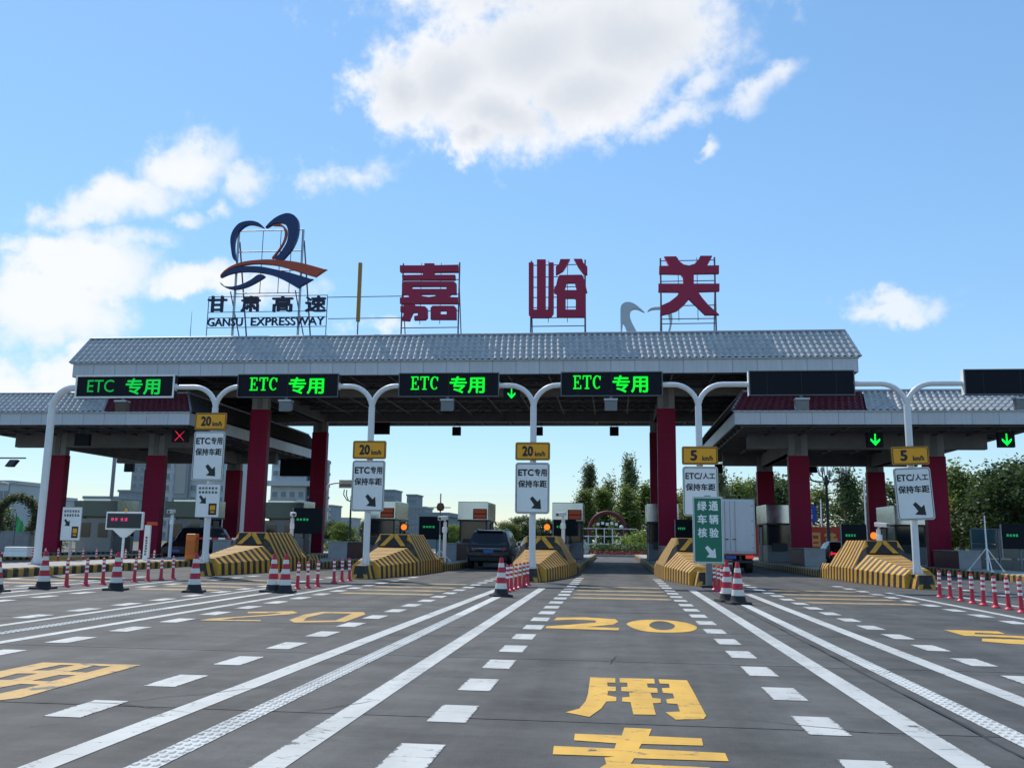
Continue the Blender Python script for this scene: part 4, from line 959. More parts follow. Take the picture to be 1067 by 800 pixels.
# ================================================================== LANE SIGNALS AND HANGING BOXES ON THE CANOPIES
def signal(px, py, Y, w, h, kind, label, top):
    x, z = at(px, py, Y); t = thing('lane_signal', label, 'signal', (x, Y, z), 0, 'lane signals under the canopies')
    MB().box(-w/2, w/2, 0, .25, -h/2, h/2).build('housing', LEDBOARD, t, bevel=.015)
    MB().cyl((-w*.3, .12, h/2), (-w*.3, .12, top-z), .02, n=5).build('hanger', STEEL, t); MB().cyl((w*.3, .12, h/2), (w*.3, .12, top-z), .02, n=5).build('hanger', STEEL, t)
    s = h*.40
    if kind == 'x':
        for a in (1, -1): MB().hexa([(-s, -.01, -a*s), (-s*.84, -.01, -a*s*1.0), (s, -.01, a*s*.94), (s, -.01, a*s)], [(-s, -.004, -a*s), (-s*.84, -.004, -a*s), (s, -.004, a*s*.94), (s, -.004, a*s)]).build('cross_bar', LED_RED, t)
    elif kind == 'arrow':
        put('arrow', poly_mesh('arrow', [[(-.05*2*s, s), (.05*2*s, s), (.06*2*s, -s*.35), (s*.75, s*.22), (s*.78, -s*.12), (0, -s), (-s*.78, -s*.12), (-s*.75, s*.22), (-.06*2*s, -s*.35)]], SIGNAL_GREEN, .008), t, (0, -.006, 0))
signal(187, 454, 44.4, .85, .62, 'x', 'lane signal with a red cross under the left canopy', 6.74)
signal(912, 458, 44.4, .74, .70, 'arrow', 'green arrow lane signal left of the leaning pole', 6.75)
signal(1049, 458, 44.4, .74, .70, 'arrow', 'green arrow lane signal near the right edge', 6.75)
signal(533, 410, 44.4, .8, .62, 'arrow', 'green arrow lane signal between the two middle boards', 9.3)
for i, (px_, py_, w, h, top, lab) in enumerate(((475.5, 449, .60, .60, 9.2, 'dark hanging signal box over the black car lane'), (561, 449, .60, .60, 9.2, 'dark hanging signal box just right of the centre sign pole'), (640, 449, .62, .62, 9.2, 'dark hanging signal box over the empty centre lane'),
                                  (397, 446, 1.2, .85, 9.2, 'wide dark hanging box behind the pole left of the black car lane'), (134, 486, .7, .75, 6.7, 'dark hanging signal box below the left canopy'), (846, 487, .68, .68, 6.7, 'dark hanging signal box right of the truck lane column'),
                                  (749, 488, .5, .62, 6.7, 'dark hanging signal box beside the yellow plate reading 5 on the left'), (85, 458, .8, .6, 6.74, 'dull red faced signal box under the far left canopy'), (308, 485, 2.3, 1.5, 6.7, 'large dark board hung behind the left canopy'))):
    Y = 63.0 if py_ != 458 else 44.6
    signal(px_, py_, Y, w, h, '', lab, top)

# ================================================================== BOOTHS
def make_booth():
    t = thing('toll_booth', 'x', 'booth', (0, 0, 0), 0, 'toll booths on the islands'); D = 3.4
    MB().box(-.87, .87, 0, D, 2.36, 3.40).build('sign_box', BOOTH_SILVER, t, bevel=.03)
    MB().box(-.89, .89, -.02, D+.02, 2.30, 2.355).build('box_trim', BOOTH_DK, t)
    MB().box(-.80, .80, .25, D-.25, KH, 1.18).build('lower_wall', BOOTH_GREY, t, bevel=.015)
    for x, y in ((-.76, .29), (.76, .29), (-.76, D-.29), (.76, D-.29), (-.76, 1.7), (.76, 1.7)):
        MB().box(x-.04, x+.04, y-.04, y+.04, 1.182, 2.298).build('window_post', BOOTH_DK, t)
    MB().box(-.715, .715, .27, .30, 1.19, 2.29).build('front_pane', GLASS_DK, t)
    MB().box(-.715, .715, D-.30, D-.27, 1.19, 2.29).build('rear_pane', GLASS_DK, t)
    for s in (-1, 1):
        MB().box(s*.77-.012, s*.77+.012, .34, 1.65, 1.19, 2.29).build('side_pane', GLASS_BLUE, t)
        d = MB().box(s*.805-.015, s*.805+.015, 1.85, 2.75, KH+.02, 2.2).build('door', BOOTH_DK, t, bevel=.008)
        MB().box(s*.83-.015, s*.83+.015, 2.6, 2.66, 1.1, 1.3).build('door_handle', GALV, d)
    MB().box(-.55, .25, .05, .22, .9, 1.3).build('monitor_box', BOOTH_DK, t, bevel=.01)
    MB().box(-.7, .7, .8, 1.3, 1.16, 1.2).build('desk', BOOTH_PALE, t)
    return t
booth0 = make_booth()
BOOTHS = [('p2', 'toll booth with an amber panel behind the barrier left of the black car', 1), ('p3', 'toll booth with an amber panel just behind the black car', 1), ('p4', 'toll booth with an amber panel left of the empty lane', 1),
          ('p5', 'toll booth half hidden by the maroon column right of the empty lane', 0), ('p6', 'toll booth half hidden by the column right of the white truck', 0), ('p9', 'toll booth behind the rightmost leaning sign', 0),
          ('p1', 'green tinted toll booth behind the tall left maroon column', 2), ('p7', 'green tinted toll booth beyond the dark oncoming car', 2), ('p8', 'pale fronted toll booth at far left behind the red text board', 2)]
for i, (k, lab, kind) in enumerate(BOOTHS):
    o = booth0 if i == 0 else dup(booth0, (0, 0, 0), lab)
    o['label'] = lab; o.location = (CEN[k], 52.0, 0)
for o in [o for o in COL.objects if o.name.startswith('toll_booth')]:
    kind = dict((l, k) for _, l, k in BOOTHS)[o['label']]
    if kind == 1:
        p = MB().box(.02, .80, -.05, .0, 2.42, 3.0).build('amber_panel', LEDBOARD, o)
        for r_ in range(2):
            MB().box(.07, .75, -.058, -.052, 2.47+.27*r_, 2.69+.27*r_).build('amber_row', LED_AMBER, p)
    elif kind == 2:
        MB().box(-1.35, 1.35, -.12, -.03, 2.32, 3.25).build('tinted_front', mat('tinted_green_metal', (.10, .13, .125), .25, .5, var=.2, scale=1.0), o, bevel=.02)
        MB().box(-1.1, 1.1, -.02, .2, KH, 2.2).build('pale_wall', BOOTH_PALE, o)
        for s in (-.55, .55): MB().box(s-.3, s+.3, -.05, -.022, 1.1, 1.95).build('window', GLASS_DK, o)
# low maroon guard walls on the islands
gw = None
WALLS = [('p3', 'maroon and grey guard wall left of the black car'), ('p2', 'maroon and grey guard wall behind the cone pair barrier'), ('p4', 'maroon guard wall between the black car and the empty lane'), ('p5', 'maroon guard wall at the foot of the centre right column'),
         ('p6', 'maroon and grey guard wall right of the white truck'), ('p9', 'maroon and grey guard wall behind the leaning sign'), ('p1', 'maroon guard wall below the tall left column')]
for i, (k, lab) in enumerate(WALLS):
    if gw is None:
        gw = thing('guard_wall', lab, 'wall', (0, 0, 0), 0, 'low guard walls on the islands')
        MB().box(-.46, .46, .04, 3.4, KH, 1.02).build('wall', MAROON_DK, gw, bevel=.01)
        MB().box(-.47, .47, 0, .037, KH, 1.03).build('end_slab', CONC, gw)
        MB().box(-.50, .50, -.02, 3.43, 1.034, 1.09).build('coping', CONC, gw, bevel=.01)
        o = gw
    else: o = dup(gw, (0, 0, 0), lab)
    o.location = (CEN[k], 44.0, 0)

# ================================================================== CONES AND DELINEATOR POSTS
def make_cone():
    t = thing('traffic_cone', 'x', 'cone', (0, 0, 0), 0, 'striped traffic cones')
    H_ = .88; r0, r1 = .155, .042
    rad = lambda z: r0+(r1-r0)*(z-.05)/(H_-.05)
    b_ = MB(); o = rrect(-.25, .25, -.25, .25, .07)
    b_.hexa([(x, y, 0) for x, y in o], [(x*.94, y*.94, .045) for x, y in o]); b_.build('base', RUBBER, t)
    MB().lathe([(.185, .045), (.165, .075), (rad(.17)+.006, .17)], 20).build('collar', RUBBER, t, smooth=40)
    MB().lathe([(rad(.172), .172), (rad(.5), .5), (r1, H_-.02), (r1*.7, H_)], 20).build('body', CONE_RED, t, smooth=40)
    for a, c in ((.175, .30), (.43, .54), (.66, .755)):
        MB().lathe([(rad(a)+.003, a), (rad(c)+.003, c)], 20, cap=False).build('reflective_band', CONE_WHITE, t, smooth=60)
    return t
cone0 = make_cone()
CONES = [(42, 613.5, 'striped cone at far left in front of the curved pole'), (118, 615, 'striped cone second from the left, among the red posts'), (200, 617, 'striped cone just left of the leftmost striped barrier nose'),
         (282.5, 617, 'left cone of the touching pair in front of the left barrier'), (295, 617.5, 'right cone of the touching pair in front of the left barrier'), (521.5, 621.5, 'single cone at the front of the centre row of red posts'),
         (758.5, 627, 'rear cone of the pair beside the green sign'), (770, 629.5, 'front cone of the pair beside the green sign'), (-8.5, 617, 'cone base cut by the left edge')]
for i, (px_, py_, lab) in enumerate(CONES):
    x, y = gnd(px_, py_)
    o = cone0 if i == 0 else dup(cone0, (0, 0, 0), lab)
    o['label'] = lab; o.location = (x, y+.1, MZ); o.rotation_euler = (0, 0, random.uniform(-.4, .4))
def make_post():
    t = thing('delineator_post', 'x', 'post', (0, 0, 0), 0, 'red flexible delineator posts')
    MB().lathe([(.10, 0), (.10, .012), (.055, .05), (.048, .10), (.040, .30), (.038, .64), (.030, .66), (.012, .668)], 14).build('post', POST_RED, t, smooth=40)
    for z in (.33, .445, .555): MB().lathe([(.0425, z), (.0425, z+.055)], 14, cap=False).build('reflective_band', SIGN_WHITE, t, smooth=60)
    return t
post0 = make_post(); first = True
ROWS = [([(69, 611), (89, 610), (107, 608.5), (125, 606.5), (139.5, 606), (154, 605), (167.5, 604), (180, 603)], 'left row between the cones'),
        ([(297.5, 609), (309.5, 613.5), (320.5, 612.5), (330.5, 611), (348, 607), (356, 606), (364, 605)], 'row right of the cone pair'),
        ([(528.5, 616.5), (532.8, 615.5), (537, 614), (541.5, 612.5), (546, 611), (550, 609.8)], 'centre row behind the single cone'),
        ([(745, 614.5), (749, 616), (753, 618), (757, 620.5), (761, 623)], 'row beside the green sign'),
        ([(979.5, 622), (990.5, 623.5), (1001.5, 626), (1013.5, 628.5), (1025, 630.5), (1038, 633), (1051.5, 635), (1065, 638)], 'far right row')]
def add_post(x, y, z, lab):
    global first
    o = post0 if first else dup(post0, (0, 0, 0), lab)
    first = False; o['label'] = lab; o.location = (x, y, z); o.rotation_euler = (random.uniform(-.03, .03), random.uniform(-.03, .03), random.random()*6)
for pts, nm in ROWS:
    for k, (px_, py_) in enumerate(pts):
        x, y = gnd(px_, py_); add_post(x, y, MZ, ORD[k]+' red delineator post from the left in the '+nm)
for k, px_ in enumerate((33, 46, 60, 73, 86, 100, 115, 130, 145, 160)):
    x, _ = at(px_, 585, 37.5); add_post(x, 37.5, 0, ORD[k]+' small red post from the left in the row behind the left island')

# ================================================================== STREET FURNITURE ON THE ISLANDS
def cctv(label, x, Y, h, yaw=0., z0=KH):
    t = thing('camera_post', label, 'camera', (x, Y, z0), yaw, 'white camera posts on the islands')
    MB().cyl((0, 0, 0), (0, 0, h), .075, n=12).build('post', WHITE_METAL, t, smooth=40)
    MB().box(-.12, .12, -.12, .12, 0, .04).build('base_plate', GALV, t)
    MB().tube([(0, 0, h-.05), (0, 0, h+.05), (0, -.12, h+.1)], .035, 8).build('bracket', WHITE_METAL, t)
    c = MB().hexa([(-.1, -.45, h+.06), (.1, -.45, h+.06), (.1, .1, h+.1), (-.1, .1, h+.1)], [(-.1, -.45, h+.22), (.1, -.45, h+.22), (.1, .1, h+.26), (-.1, .1, h+.26)]).build('camera_body', WHITE_METAL, t, bevel=.02)
    MB().cyl((0, -.453, h+.14), (0, -.48, h+.14), .06, n=12).build('lens', GLASS_DK, c)
    MB().box(-.08, .08, -.1, .06, h-.42, h-.2).build('flash_box', SIGN_WHITE, t, bevel=.01)
CC = [(305, 536, 36.6, 'white camera post right of the striped barrier by the cone pair'), (464, 540, 37.5, 'white camera post right of the barrier left of the black car'), (587, 536, 37.5, 'white camera post behind the centre barrier'),
      (915, 547, 35.8, 'white camera post behind the right sunlit barrier'), (180, 533, 40, 'thin white camera post in front of the dark oncoming car'), (731, 548, 36.5, 'white camera post behind the green sign barrier')]
for px_, py_, Y, lab in CC:
    x, z = at(px_, py_, Y); cctv(lab, x, Y, z-KH-.15, random.uniform(-.7, .7))
def lane_display(label, px0, px1, py0, py1, Y, arm=1, kind='g'):
    xa, z1 = at(px0, py0, Y); xb, z0 = at(px1, py1, Y); xc = (xa+xb)/2; w = (xb-xa)/2
    t = thing('fee_display', label, 'display', (xc, Y, KH), 0, 'dark fee display boards on the islands')
    MB().box(-w, w, 0, .2, z0-KH, z1-KH).build('cabinet', LEDBOARD, t, bevel=.015)
    MB().cyl((w*.25*arm, .1, 0), (w*.25*arm, .1, z0-KH), .05, n=10).build('post', BOOTH_GREY, t)
    zc = z0+(z1-z0)*.55-KH
    glyph_marks('green_glyph', 4, (-w*.75, w*.15, zc-.06, zc+.06), LED_GREEN_FAINT, t, -.004, int(px0))
    MB().box(-w-.06, -w-.012, .05, .15, z0-KH-.4, z1-KH).build('light_bar', SIGN_BACK, t)
lane_display('dark fee display with green text behind the left barrier', 306, 334, 529, 556, 46, 1)
lane_display('dark fee display behind the barrier left of the black car', 437, 466, 538, 562, 50, 1)
lane_display('dark fee display with green text left of the leaning sign', 877, 904, 546, 572, 46, 1)
lane_display('dark fee display with green text at the right edge', 1044, 1075, 546, 572, 44, 1)
lane_display('dark fee display left of the centre lane booth', 577, 600, 541, 558, 50.5, 1)
lane_display('dark fee display behind the green sign', 704, 722, 541, 562, 47.5, 1)
# amber beacons on short posts
for px_, py_, Y, lab in ((421, 549, 47, 'round amber beacon over the barrier left of the black car'), (570, 549, 47, 'round amber beacon over the centre barrier'), (910.5, 558, 42.5, 'round amber beacon over the right sunlit barrier'), (725, 549, 47, 'round amber beacon behind the green sign pole')):
    x, z = at(px_, py_, Y); t = thing('amber_beacon', lab, 'beacon', (x, Y, KH), 0, 'amber beacons on the islands'); z -= KH
    MB().cyl((0, 0, 0), (0, 0, z-.12), .035, n=8).build('post', BOOTH_DK, t)
    MB().cyl((0, .12, z), (0, -.02, z), .19, n=20).build('housing', BOOTH_DK, t)
    MB().cyl((0, -.02, z), (0, -.06, z), .155, .13, 20).build('lamp', BEACON, t, smooth=40)
# red text board on the left island
xa, z1 = at(111, 533, 33); xb, z0 = at(148, 552, 33)
t = thing('red_text_board', 'white framed board with small red text on the left island', 'display', ((xa+xb)/2, 33, KH)); w = (xb-xa)/2
z0 -= KH; z1 -= KH
MB().box(-w, w, 0, .12, z0, z1).build('frame', SIGN_WHITE, t, bevel=.015)
MB().box(-w+.06, w-.06, -.012, -.001, z0+.06, z1-.06).build('screen', BOOTH_DK, t)
glyph_marks('red_glyph', 2, (-w*.72, -w*.30, z0+(z1-z0)*.50, z0+(z1-z0)*.68), LED_PINK, t, -.014, 3); glyph_marks('red_glyph', 2, (-w*.2, w*.22, z0+(z1-z0)*.48, z0+(z1-z0)*.67), LED_PINK, t, -.014, 5)
MB().hexa([(-.1, .02, z0-.28), (.1, .02, z0-.28), (.1, .1, z0-.28), (-.1, .1, z0-.28)], [(-w*.6, .02, z0), (w*.6, .02, z0), (w*.6, .1, z0), (-w*.6, .1, z0)]).build('bracket', SIGN_WHITE, t)
MB().cyl((0, .06, 0), (0, .06, z0-.28), .05, n=10).build('post', SIGN_WHITE, t)
MB().cyl((0, .06, z1), (0, .06, z1+.14), .06, .04, 10).build('warning_lamp', SIGN_YELLOW, t)
# orange gate machine with red and white boom
xg = at(200, 570, 37.5)[0]
t = thing('boom_gate', 'orange gate machine with a red and white boom left of the barrier', 'gate', (xg, 37.5, KH))
hg = at(200, 556, 37.5)[1]-KH
MB().box(-.22, .22, -.18, .18, 0, hg).build('cabinet', mat('gate_orange', (.62, .17, .012), .45), t, bevel=.04)
MB().box(-.2, .2, -.185, -.181, hg*.2, hg*.75).build('cabinet_door', mat('gate_orange_dark', (.50, .13, .01), .5), t)
for k in range(8): MB().box(.25+.3*k, .25+.3*k+.3, -.03, .03, hg-.22, hg-.14).build('boom_segment', SIGN_WHITE if k % 2 else CONE_RED, t)
# white cabinets at far left
xw, zw = at(8, 574, 38); xw2, _ = at(31, 590, 38)
t = thing('storage_chest', 'pale grey lidded chest at the far left island', 'chest', ((xw+xw2)/2, 38, KH)); w = (xw2-xw)/2
MB().hexa([(-w, -.3, 0), (w, -.3, 0), (w, .3, 0), (-w, .3, 0)], [(-w*.92, -.26, .42), (w*.92, -.26, .42), (w*.92, .26, .42), (-w*.92, .26, .42)]).build('body', SIGN_WHITE, t, bevel=.02)
MB().box(-w*.95, w*.95, -.29, .29, .422, zw-KH).build('lid', SIGN_WHITE, t, bevel=.03)
t = thing('height_gauge_post', 'narrow white post with vertical black text in front of the left maroon column', 'post', (at(152, 580, 36)[0], 36, KH))
MB().box(-.12, .12, -.06, .06, 0, at(152, 547, 36)[1]-KH).build('post', SIGN_WHITE, t, bevel=.01)
glyph_marks('glyph', 7, (-.055, .055, .18, .95), SIGN_BLACK, t, -.062, 8, True)
MB().box(-.05, .38, -.05, .05, at(152, 547, 36)[1]-KH+.001, at(152, 545, 36)[1]-KH+.06).build('cap_light', LED_AMBER, t)
# tripod masts
def mast(label, px_, py0, py1, Y, sp=.55):
    x, z = at(px_, py0, Y); z -= KH; t = thing('tripod_mast', label, 'mast', (x, Y, KH), 0, 'white tripod masts')
    MB().cyl((0, 0, .05), (0, 0, z), .045, .025, 8).build('mast', SIGN_WHITE, t)
    hub = z*.42
    for a in (0, 120, 240):
        c_, s_ = math.cos(R(a+20)), math.sin(R(a+20))
        MB().cyl((0, 0, hub), (c_*sp, s_*sp, .04), .022, n=6).build('leg', SIGN_WHITE, t)
        MB().cyl((c_*sp, s_*sp, 0), (c_*sp, s_*sp, .05), .07, n=8).build('foot', SIGN_WHITE, t)
mast('white tripod mast in front of the glass fence on the right', 1025.5, 537, 598, 40, .75)
mast('small tripod mast left of the black car', 458.5, 557, 584, 42.5, .5)
# radar unit on a thin pole with cross arm
x, z = at(459, 527, 44); t = thing('radar_mast', 'thin mast with a round rust coloured sensor and cross arm left of the black car', 'mast', (x, 44, KH)); z -= KH
MB().cyl((0, 0, 0), (0, 0, z+.6), .03, n=8).build('mast', BOOTH_GREY, t); MB().box(-.5, .5, -.02, .02, z-.1, z-.05).build('cross_arm', SIGN_WHITE, t)
MB().lathe([(.02, z-.25), (.16, z-.2), (.2, z-.05), (.14, z+.12), (.02, z+.16)], 12).build('sensor', mat('rust_brown', (.16, .06, .03), .6), t, smooth=50)

# ================================================================== VEHICLES
def car(label, loc, rotz, L_, W, H_, paint, suv=False, plate_m=None, lights_on=False):
    """rear at local y=0, nose at y=L_"""
    t = thing('suv_car' if suv else 'sedan_car', label, 'car', loc, rotz)
    w = W/2; belt = .60*H_ if suv else .63*H_
    if suv: S = [(0, .90, .42, belt-.22, belt-.2, .86), (.06, .97, .32, belt, belt+.02, .88), (.40, 1, .28, belt+.02, H_-.06, .70), (.9, 1, .26, belt+.02, H_, .72), (2.3, 1, .26, belt, H_, .73), (2.75, 1, .26, belt-.01, H_-.05, .72), (3.45, .99, .26, belt-.06, belt-.02, .80), (4.2, .95, .27, belt-.16, belt-.13, .76), (L_, .82, .36, belt-.34, belt-.32, .66)]
    else: S = [(0, .86, .42, belt-.16, belt-.14, .80), (.08, .95, .30, belt-.01, belt+.01, .84), (.55, .99, .26, belt+.02, belt+.04, .82), (1.15, 1, .25, belt+.02, H_-.03, .66), (1.9, 1, .25, belt+.01, H_, .69), (2.6, 1, .25, belt, H_-.04, .68), (3.35, .99, .26, belt-.06, belt-.03, .78), (4.2, .94, .27, belt-.16, belt-.13, .74), (L_, .80, .36, belt-.32, belt-.30, .62)]
    def sec(y, k, zb, zbelt, zr, kr):
        ww = w*k; zm = (zb+zbelt)/2; hr = w*kr
        h = [(ww*.90, zb), (ww*.97, zb+.10), (ww, zm), (ww*.985, zbelt), (hr+.03, zr-.05), (hr-.05, zr), (hr*.5, zr+.015)]
        return [(x, y, z) for x, z in h]+[(-x, y, z) for x, z in reversed(h)]
    secs = [sec(*s_) for s_ in S]
    loft(secs).build('body', paint, t, smooth=35)
    def panel(name, a, b_, c, d, m, ins=.07, off=.012):
        a, b_, c, d = map(Vector, (a, b_, c, d)); ce = (a+b_+c+d)/4; n = (b_-a).cross(d-a).normalized()
        if n.dot(ce-Vector((0, L_*.5, .5))) < 0: n = -n
        q = [p+(ce-p)*ins+n*off for p in (a, b_, c, d)]; q2 = [p-n*.025 for p in q]
        return MB().hexa(q2, q).build(name, m, t)
    ri = 1 if suv else 2
    A, B_ = secs[ri], secs[ri+1]
    panel('rear_window', (A[4][0]*.93, A[4][1], A[4][2]+.04), (-A[4][0]*.93, A[4][1], A[4][2]+.04), (-B_[4][0]*.93, B_[4][1], B_[4][2]-.03), (B_[4][0]*.93, B_[4][1], B_[4][2]-.03), GLASS_DK, .03, .016)
    fi = 5 if suv else 5
    A, B_ = secs[fi+1], secs[fi]
    panel('windscreen', (A[4][0]*.93, A[4][1], A[4][2]+.03), (-A[4][0]*.93, A[4][1], A[4][2]+.03), (-B_[4][0]*.93, B_[4][1], B_[4][2]-.02), (B_[4][0]*.93, B_[4][1], B_[4][2]-.02), GLASS_DK, .03, .016)
    for i in range(ri+1, fi):
        for sgn, j3, j4 in ((1, 3, 4), (-1, 10, 9)):
            A, B_ = secs[i], secs[i+1]; panel('side_window', A[j3], B_[j3], B_[j4], A[j4], GLASS_DK, .09)
    zl = belt-.16 if suv else belt-.13
    for s in (-1, 1):
        MB().hexa([(s*w*.62, -.02, zl-.06), (s*w*.93, .03, zl-.06), (s*w*.96, .2, zl-.05), (s*w*.62, .12, zl-.05)], [(s*w*.62, .0, zl+.07), (s*w*.92, .05, zl+.08), (s*w*.95, .22, zl+.08), (s*w*.62, .14, zl+.07)]).build('tail_light', mat('tail_lamp_lit', (.9, .015, .02), emit=.8) if lights_on else mat('tail_lamp', (.30, .008, .014), .2, coat=.5), t)
        MB().hexa([(s*w*.5, L_-.02, .52), (s*w*.78, L_-.12, .52), (s*w*.80, L_-.3, .52), (s*w*.5, L_-.3, .52)], [(s*w*.5, L_-.06, .66), (s*w*.77, L_-.16, .66), (s*w*.79, L_-.34, .66), (s*w*.5, L_-.34, .66)]).build('headlight', mat('headlamp', (.6, .62, .65), .12, .3), t)
        MB().hexa([(s*w*1.0, L_*.61, belt-.01), (s*w*1.14, L_*.61, belt), (s*w*1.14, L_*.61+.14, belt), (s*w*1.0, L_*.61+.14, belt-.01)], [(s*w*1.0, L_*.61, belt+.13), (s*w*1.13, L_*.61, belt+.15), (s*w*1.13, L_*.61+.12, belt+.14), (s*w*1.0, L_*.61+.12, belt+.12)]).build('mirror', paint, t, bevel=.02)
        for yy in (.85, L_-.92):
            r_ = .36 if suv else .32
            wh = MB().cyl((s*w*.80, yy, r_), (s*w*1.0, yy, r_), r_, n=22).build('wheel', RUBBER, t, smooth=40)
            MB().cyl((s*w*1.0, yy, r_), (s*(w*1.0+.012), yy, r_), r_*.62, n=14).build('rim', GALV, wh)
    MB().box(-.22, .22, -.03, .01, zl-.16, zl-.02).build('number_plate', plate_m or mat('plate_blue', (.03, .12, .42), .4), t)
    MB().box(-.22, .22, L_-.012, L_+.01, .45, .56).build('number_plate', plate_m or MATS['plate_blue'], t)
    MB().box(-w*.84, w*.84, -.035, .06, .34, .52).build('bumper', RUBBER, t, bevel=.03)
    if suv:
        for s in (-1, 1): MB().tube([(s*w*.66, .8, H_+.0), (s*w*.66, .9, H_+.05), (s*w*.66, 2.3, H_+.05), (s*w*.66, 2.45, H_)], .018, 6).build('roof_rail', GALV, t)
        MB().box(-w*.6, w*.6, .28, .45, H_-.05, H_-.02).build('spoiler', paint, t, bevel=.01)
        for s in (-1, 1):
            MB().tube([(s*(w*.99), .55, belt+.03), (s*(w*1.0), 2.3, belt+.02), (s*w*.99, 3.2, belt-.04)], .014, 5).build('belt_trim', GALV, t)
            MB().tube([(s*(w*.97), .5, belt+.05), (s*(w*.74), .72, H_-.05), (s*w*.74, 2.3, H_-.03)], .014, 5).build('belt_trim', GALV, t)
        MB().box(-w*.6, w*.6, -.012, .03, zl+.02, zl+.045).build('chrome_strip', GALV, t)
    return t
BLACKP = mat('car_paint_black', (.006, .007, .011), .28, 0, var=.1, coat=.25, spec=.35)
WHITEP = mat('car_paint_white', (.62, .63, .64), .3, 0, var=.05, coat=.5)
REDP = mat('car_paint_dark', (.03, .012, .016), .25, .2, var=.1, coat=.6)
car('black car seen from behind waiting in the lane left of centre', (-5.52, 40.6, 0), 0, 4.75, 1.98, 1.70, BLACKP, True)
car('pale car just ahead of the black car', (-5.0, 57.5, 0), R(3), 4.6, 1.82, 1.47, WHITEP)
car('white car half hidden behind the booth left of the empty lane', (-3.3, 70, 0), R(-8), 4.6, 1.82, 1.45, WHITEP)
car('dark car with red tail lights in the lane right of the truck', (12.35, 51.0, 0), 0, 4.6, 1.82, 1.42, REDP, lights_on=True)
car('dark car facing the camera in the left lane', (-22.2, 49.8, 0), math.pi, 4.75, 1.92, 1.72, BLACKP, True)
# box truck
TX, TY = 5.03, 41.0
t = thing('box_truck', 'white box truck seen from behind in the lane right of centre', 'truck', (TX, TY, 0)); bw = 1.07
TB = mat('truck_box_white', (.60, .62, .66), .4, .15, var=.08, scale=1.2)
MB().box(-bw, bw, .03, 4.4, .82, 3.17).build('cargo_box', TB, t, bevel=.02)
for s in (-1, 1):
    d = MB().box(min(0, s*(bw-.06))+(.012 if s > 0 else 0), max(0, s*(bw-.06))-(.012 if s < 0 else 0), -.012, .026, .92, 3.08).build('rear_door', TB, t, bevel=.006)
    for z in (1.05, 1.6, 2.2, 2.85): MB().box(s*(bw-.12)-.05, s*(bw-.12)+.05, -.03, -.013, z, z+.07).build('hinge', GALV, d)
    MB().cyl((s*.22, -.035, .9), (s*.22, -.035, 3.08), .017, n=6).build('lock_rod', GALV, d)
    MB().box(s*.22-.12*(s > 0)-.0, s*.22+.12*(s < 0)+.02, -.05, -.036, 1.42, 1.46).build('lock_handle', SIGN_BLACK, d)
    MB().box(s*(bw-.03)-.03, s*(bw-.03)+.03, -.022, .028, .83, 3.165).build('corner_post', GALV, t)
    MB().box(s*.80-.17, s*.80+.17, -.03, .06, .62, .76).build('tail_light', mat('truck_lamp', (.75, .05, .03), emit=.35), t)
    for yy in (1.0, 4.9):
        wh = MB().cyl((s*.72, yy, .40), (s*1.02, yy, .40), .40, n=22).build('wheel', RUBBER, t, smooth=40)
        MB().cyl((s*1.02, yy, .40), (s*1.035, yy, .40), .22, n=14).build('rim', GALV, wh)
    MB().box(s*.75-.22, s*.75+.22, 1.5, 1.53, .18, .8).build('mud_flap', RUBBER, t)
    MB().box(s*.42-.05, s*.42+.05, .1, 6.0, .55, .80).build('chassis_rail', BOOTH_DK, t)
MB().box(-bw, bw, -.02, .028, .765, .82).build('rear_sill', mat('red_white_tape', (.45, .05, .04), .5), t)
MB().box(-.95, .95, -.04, .04, .44, .54).build('underrun_bar', BOOTH_DK, t)
MB().box(-.22, .22, -.05, -.03, .60, .74).build('number_plate', MATS['plate_blue'], t)
loft([[(-bw*.95, y, z0_), (bw*.95, y, z0_), (bw*.95, y, z1_), (-bw*.95, y, z1_)] for y, z0_, z1_ in ((4.5, .5, 2.2), (5.5, .45, 2.25), (6.1, .45, 1.4), (6.3, .5, 1.2))]).build('cab', WHITEP, t, bevel=.05)

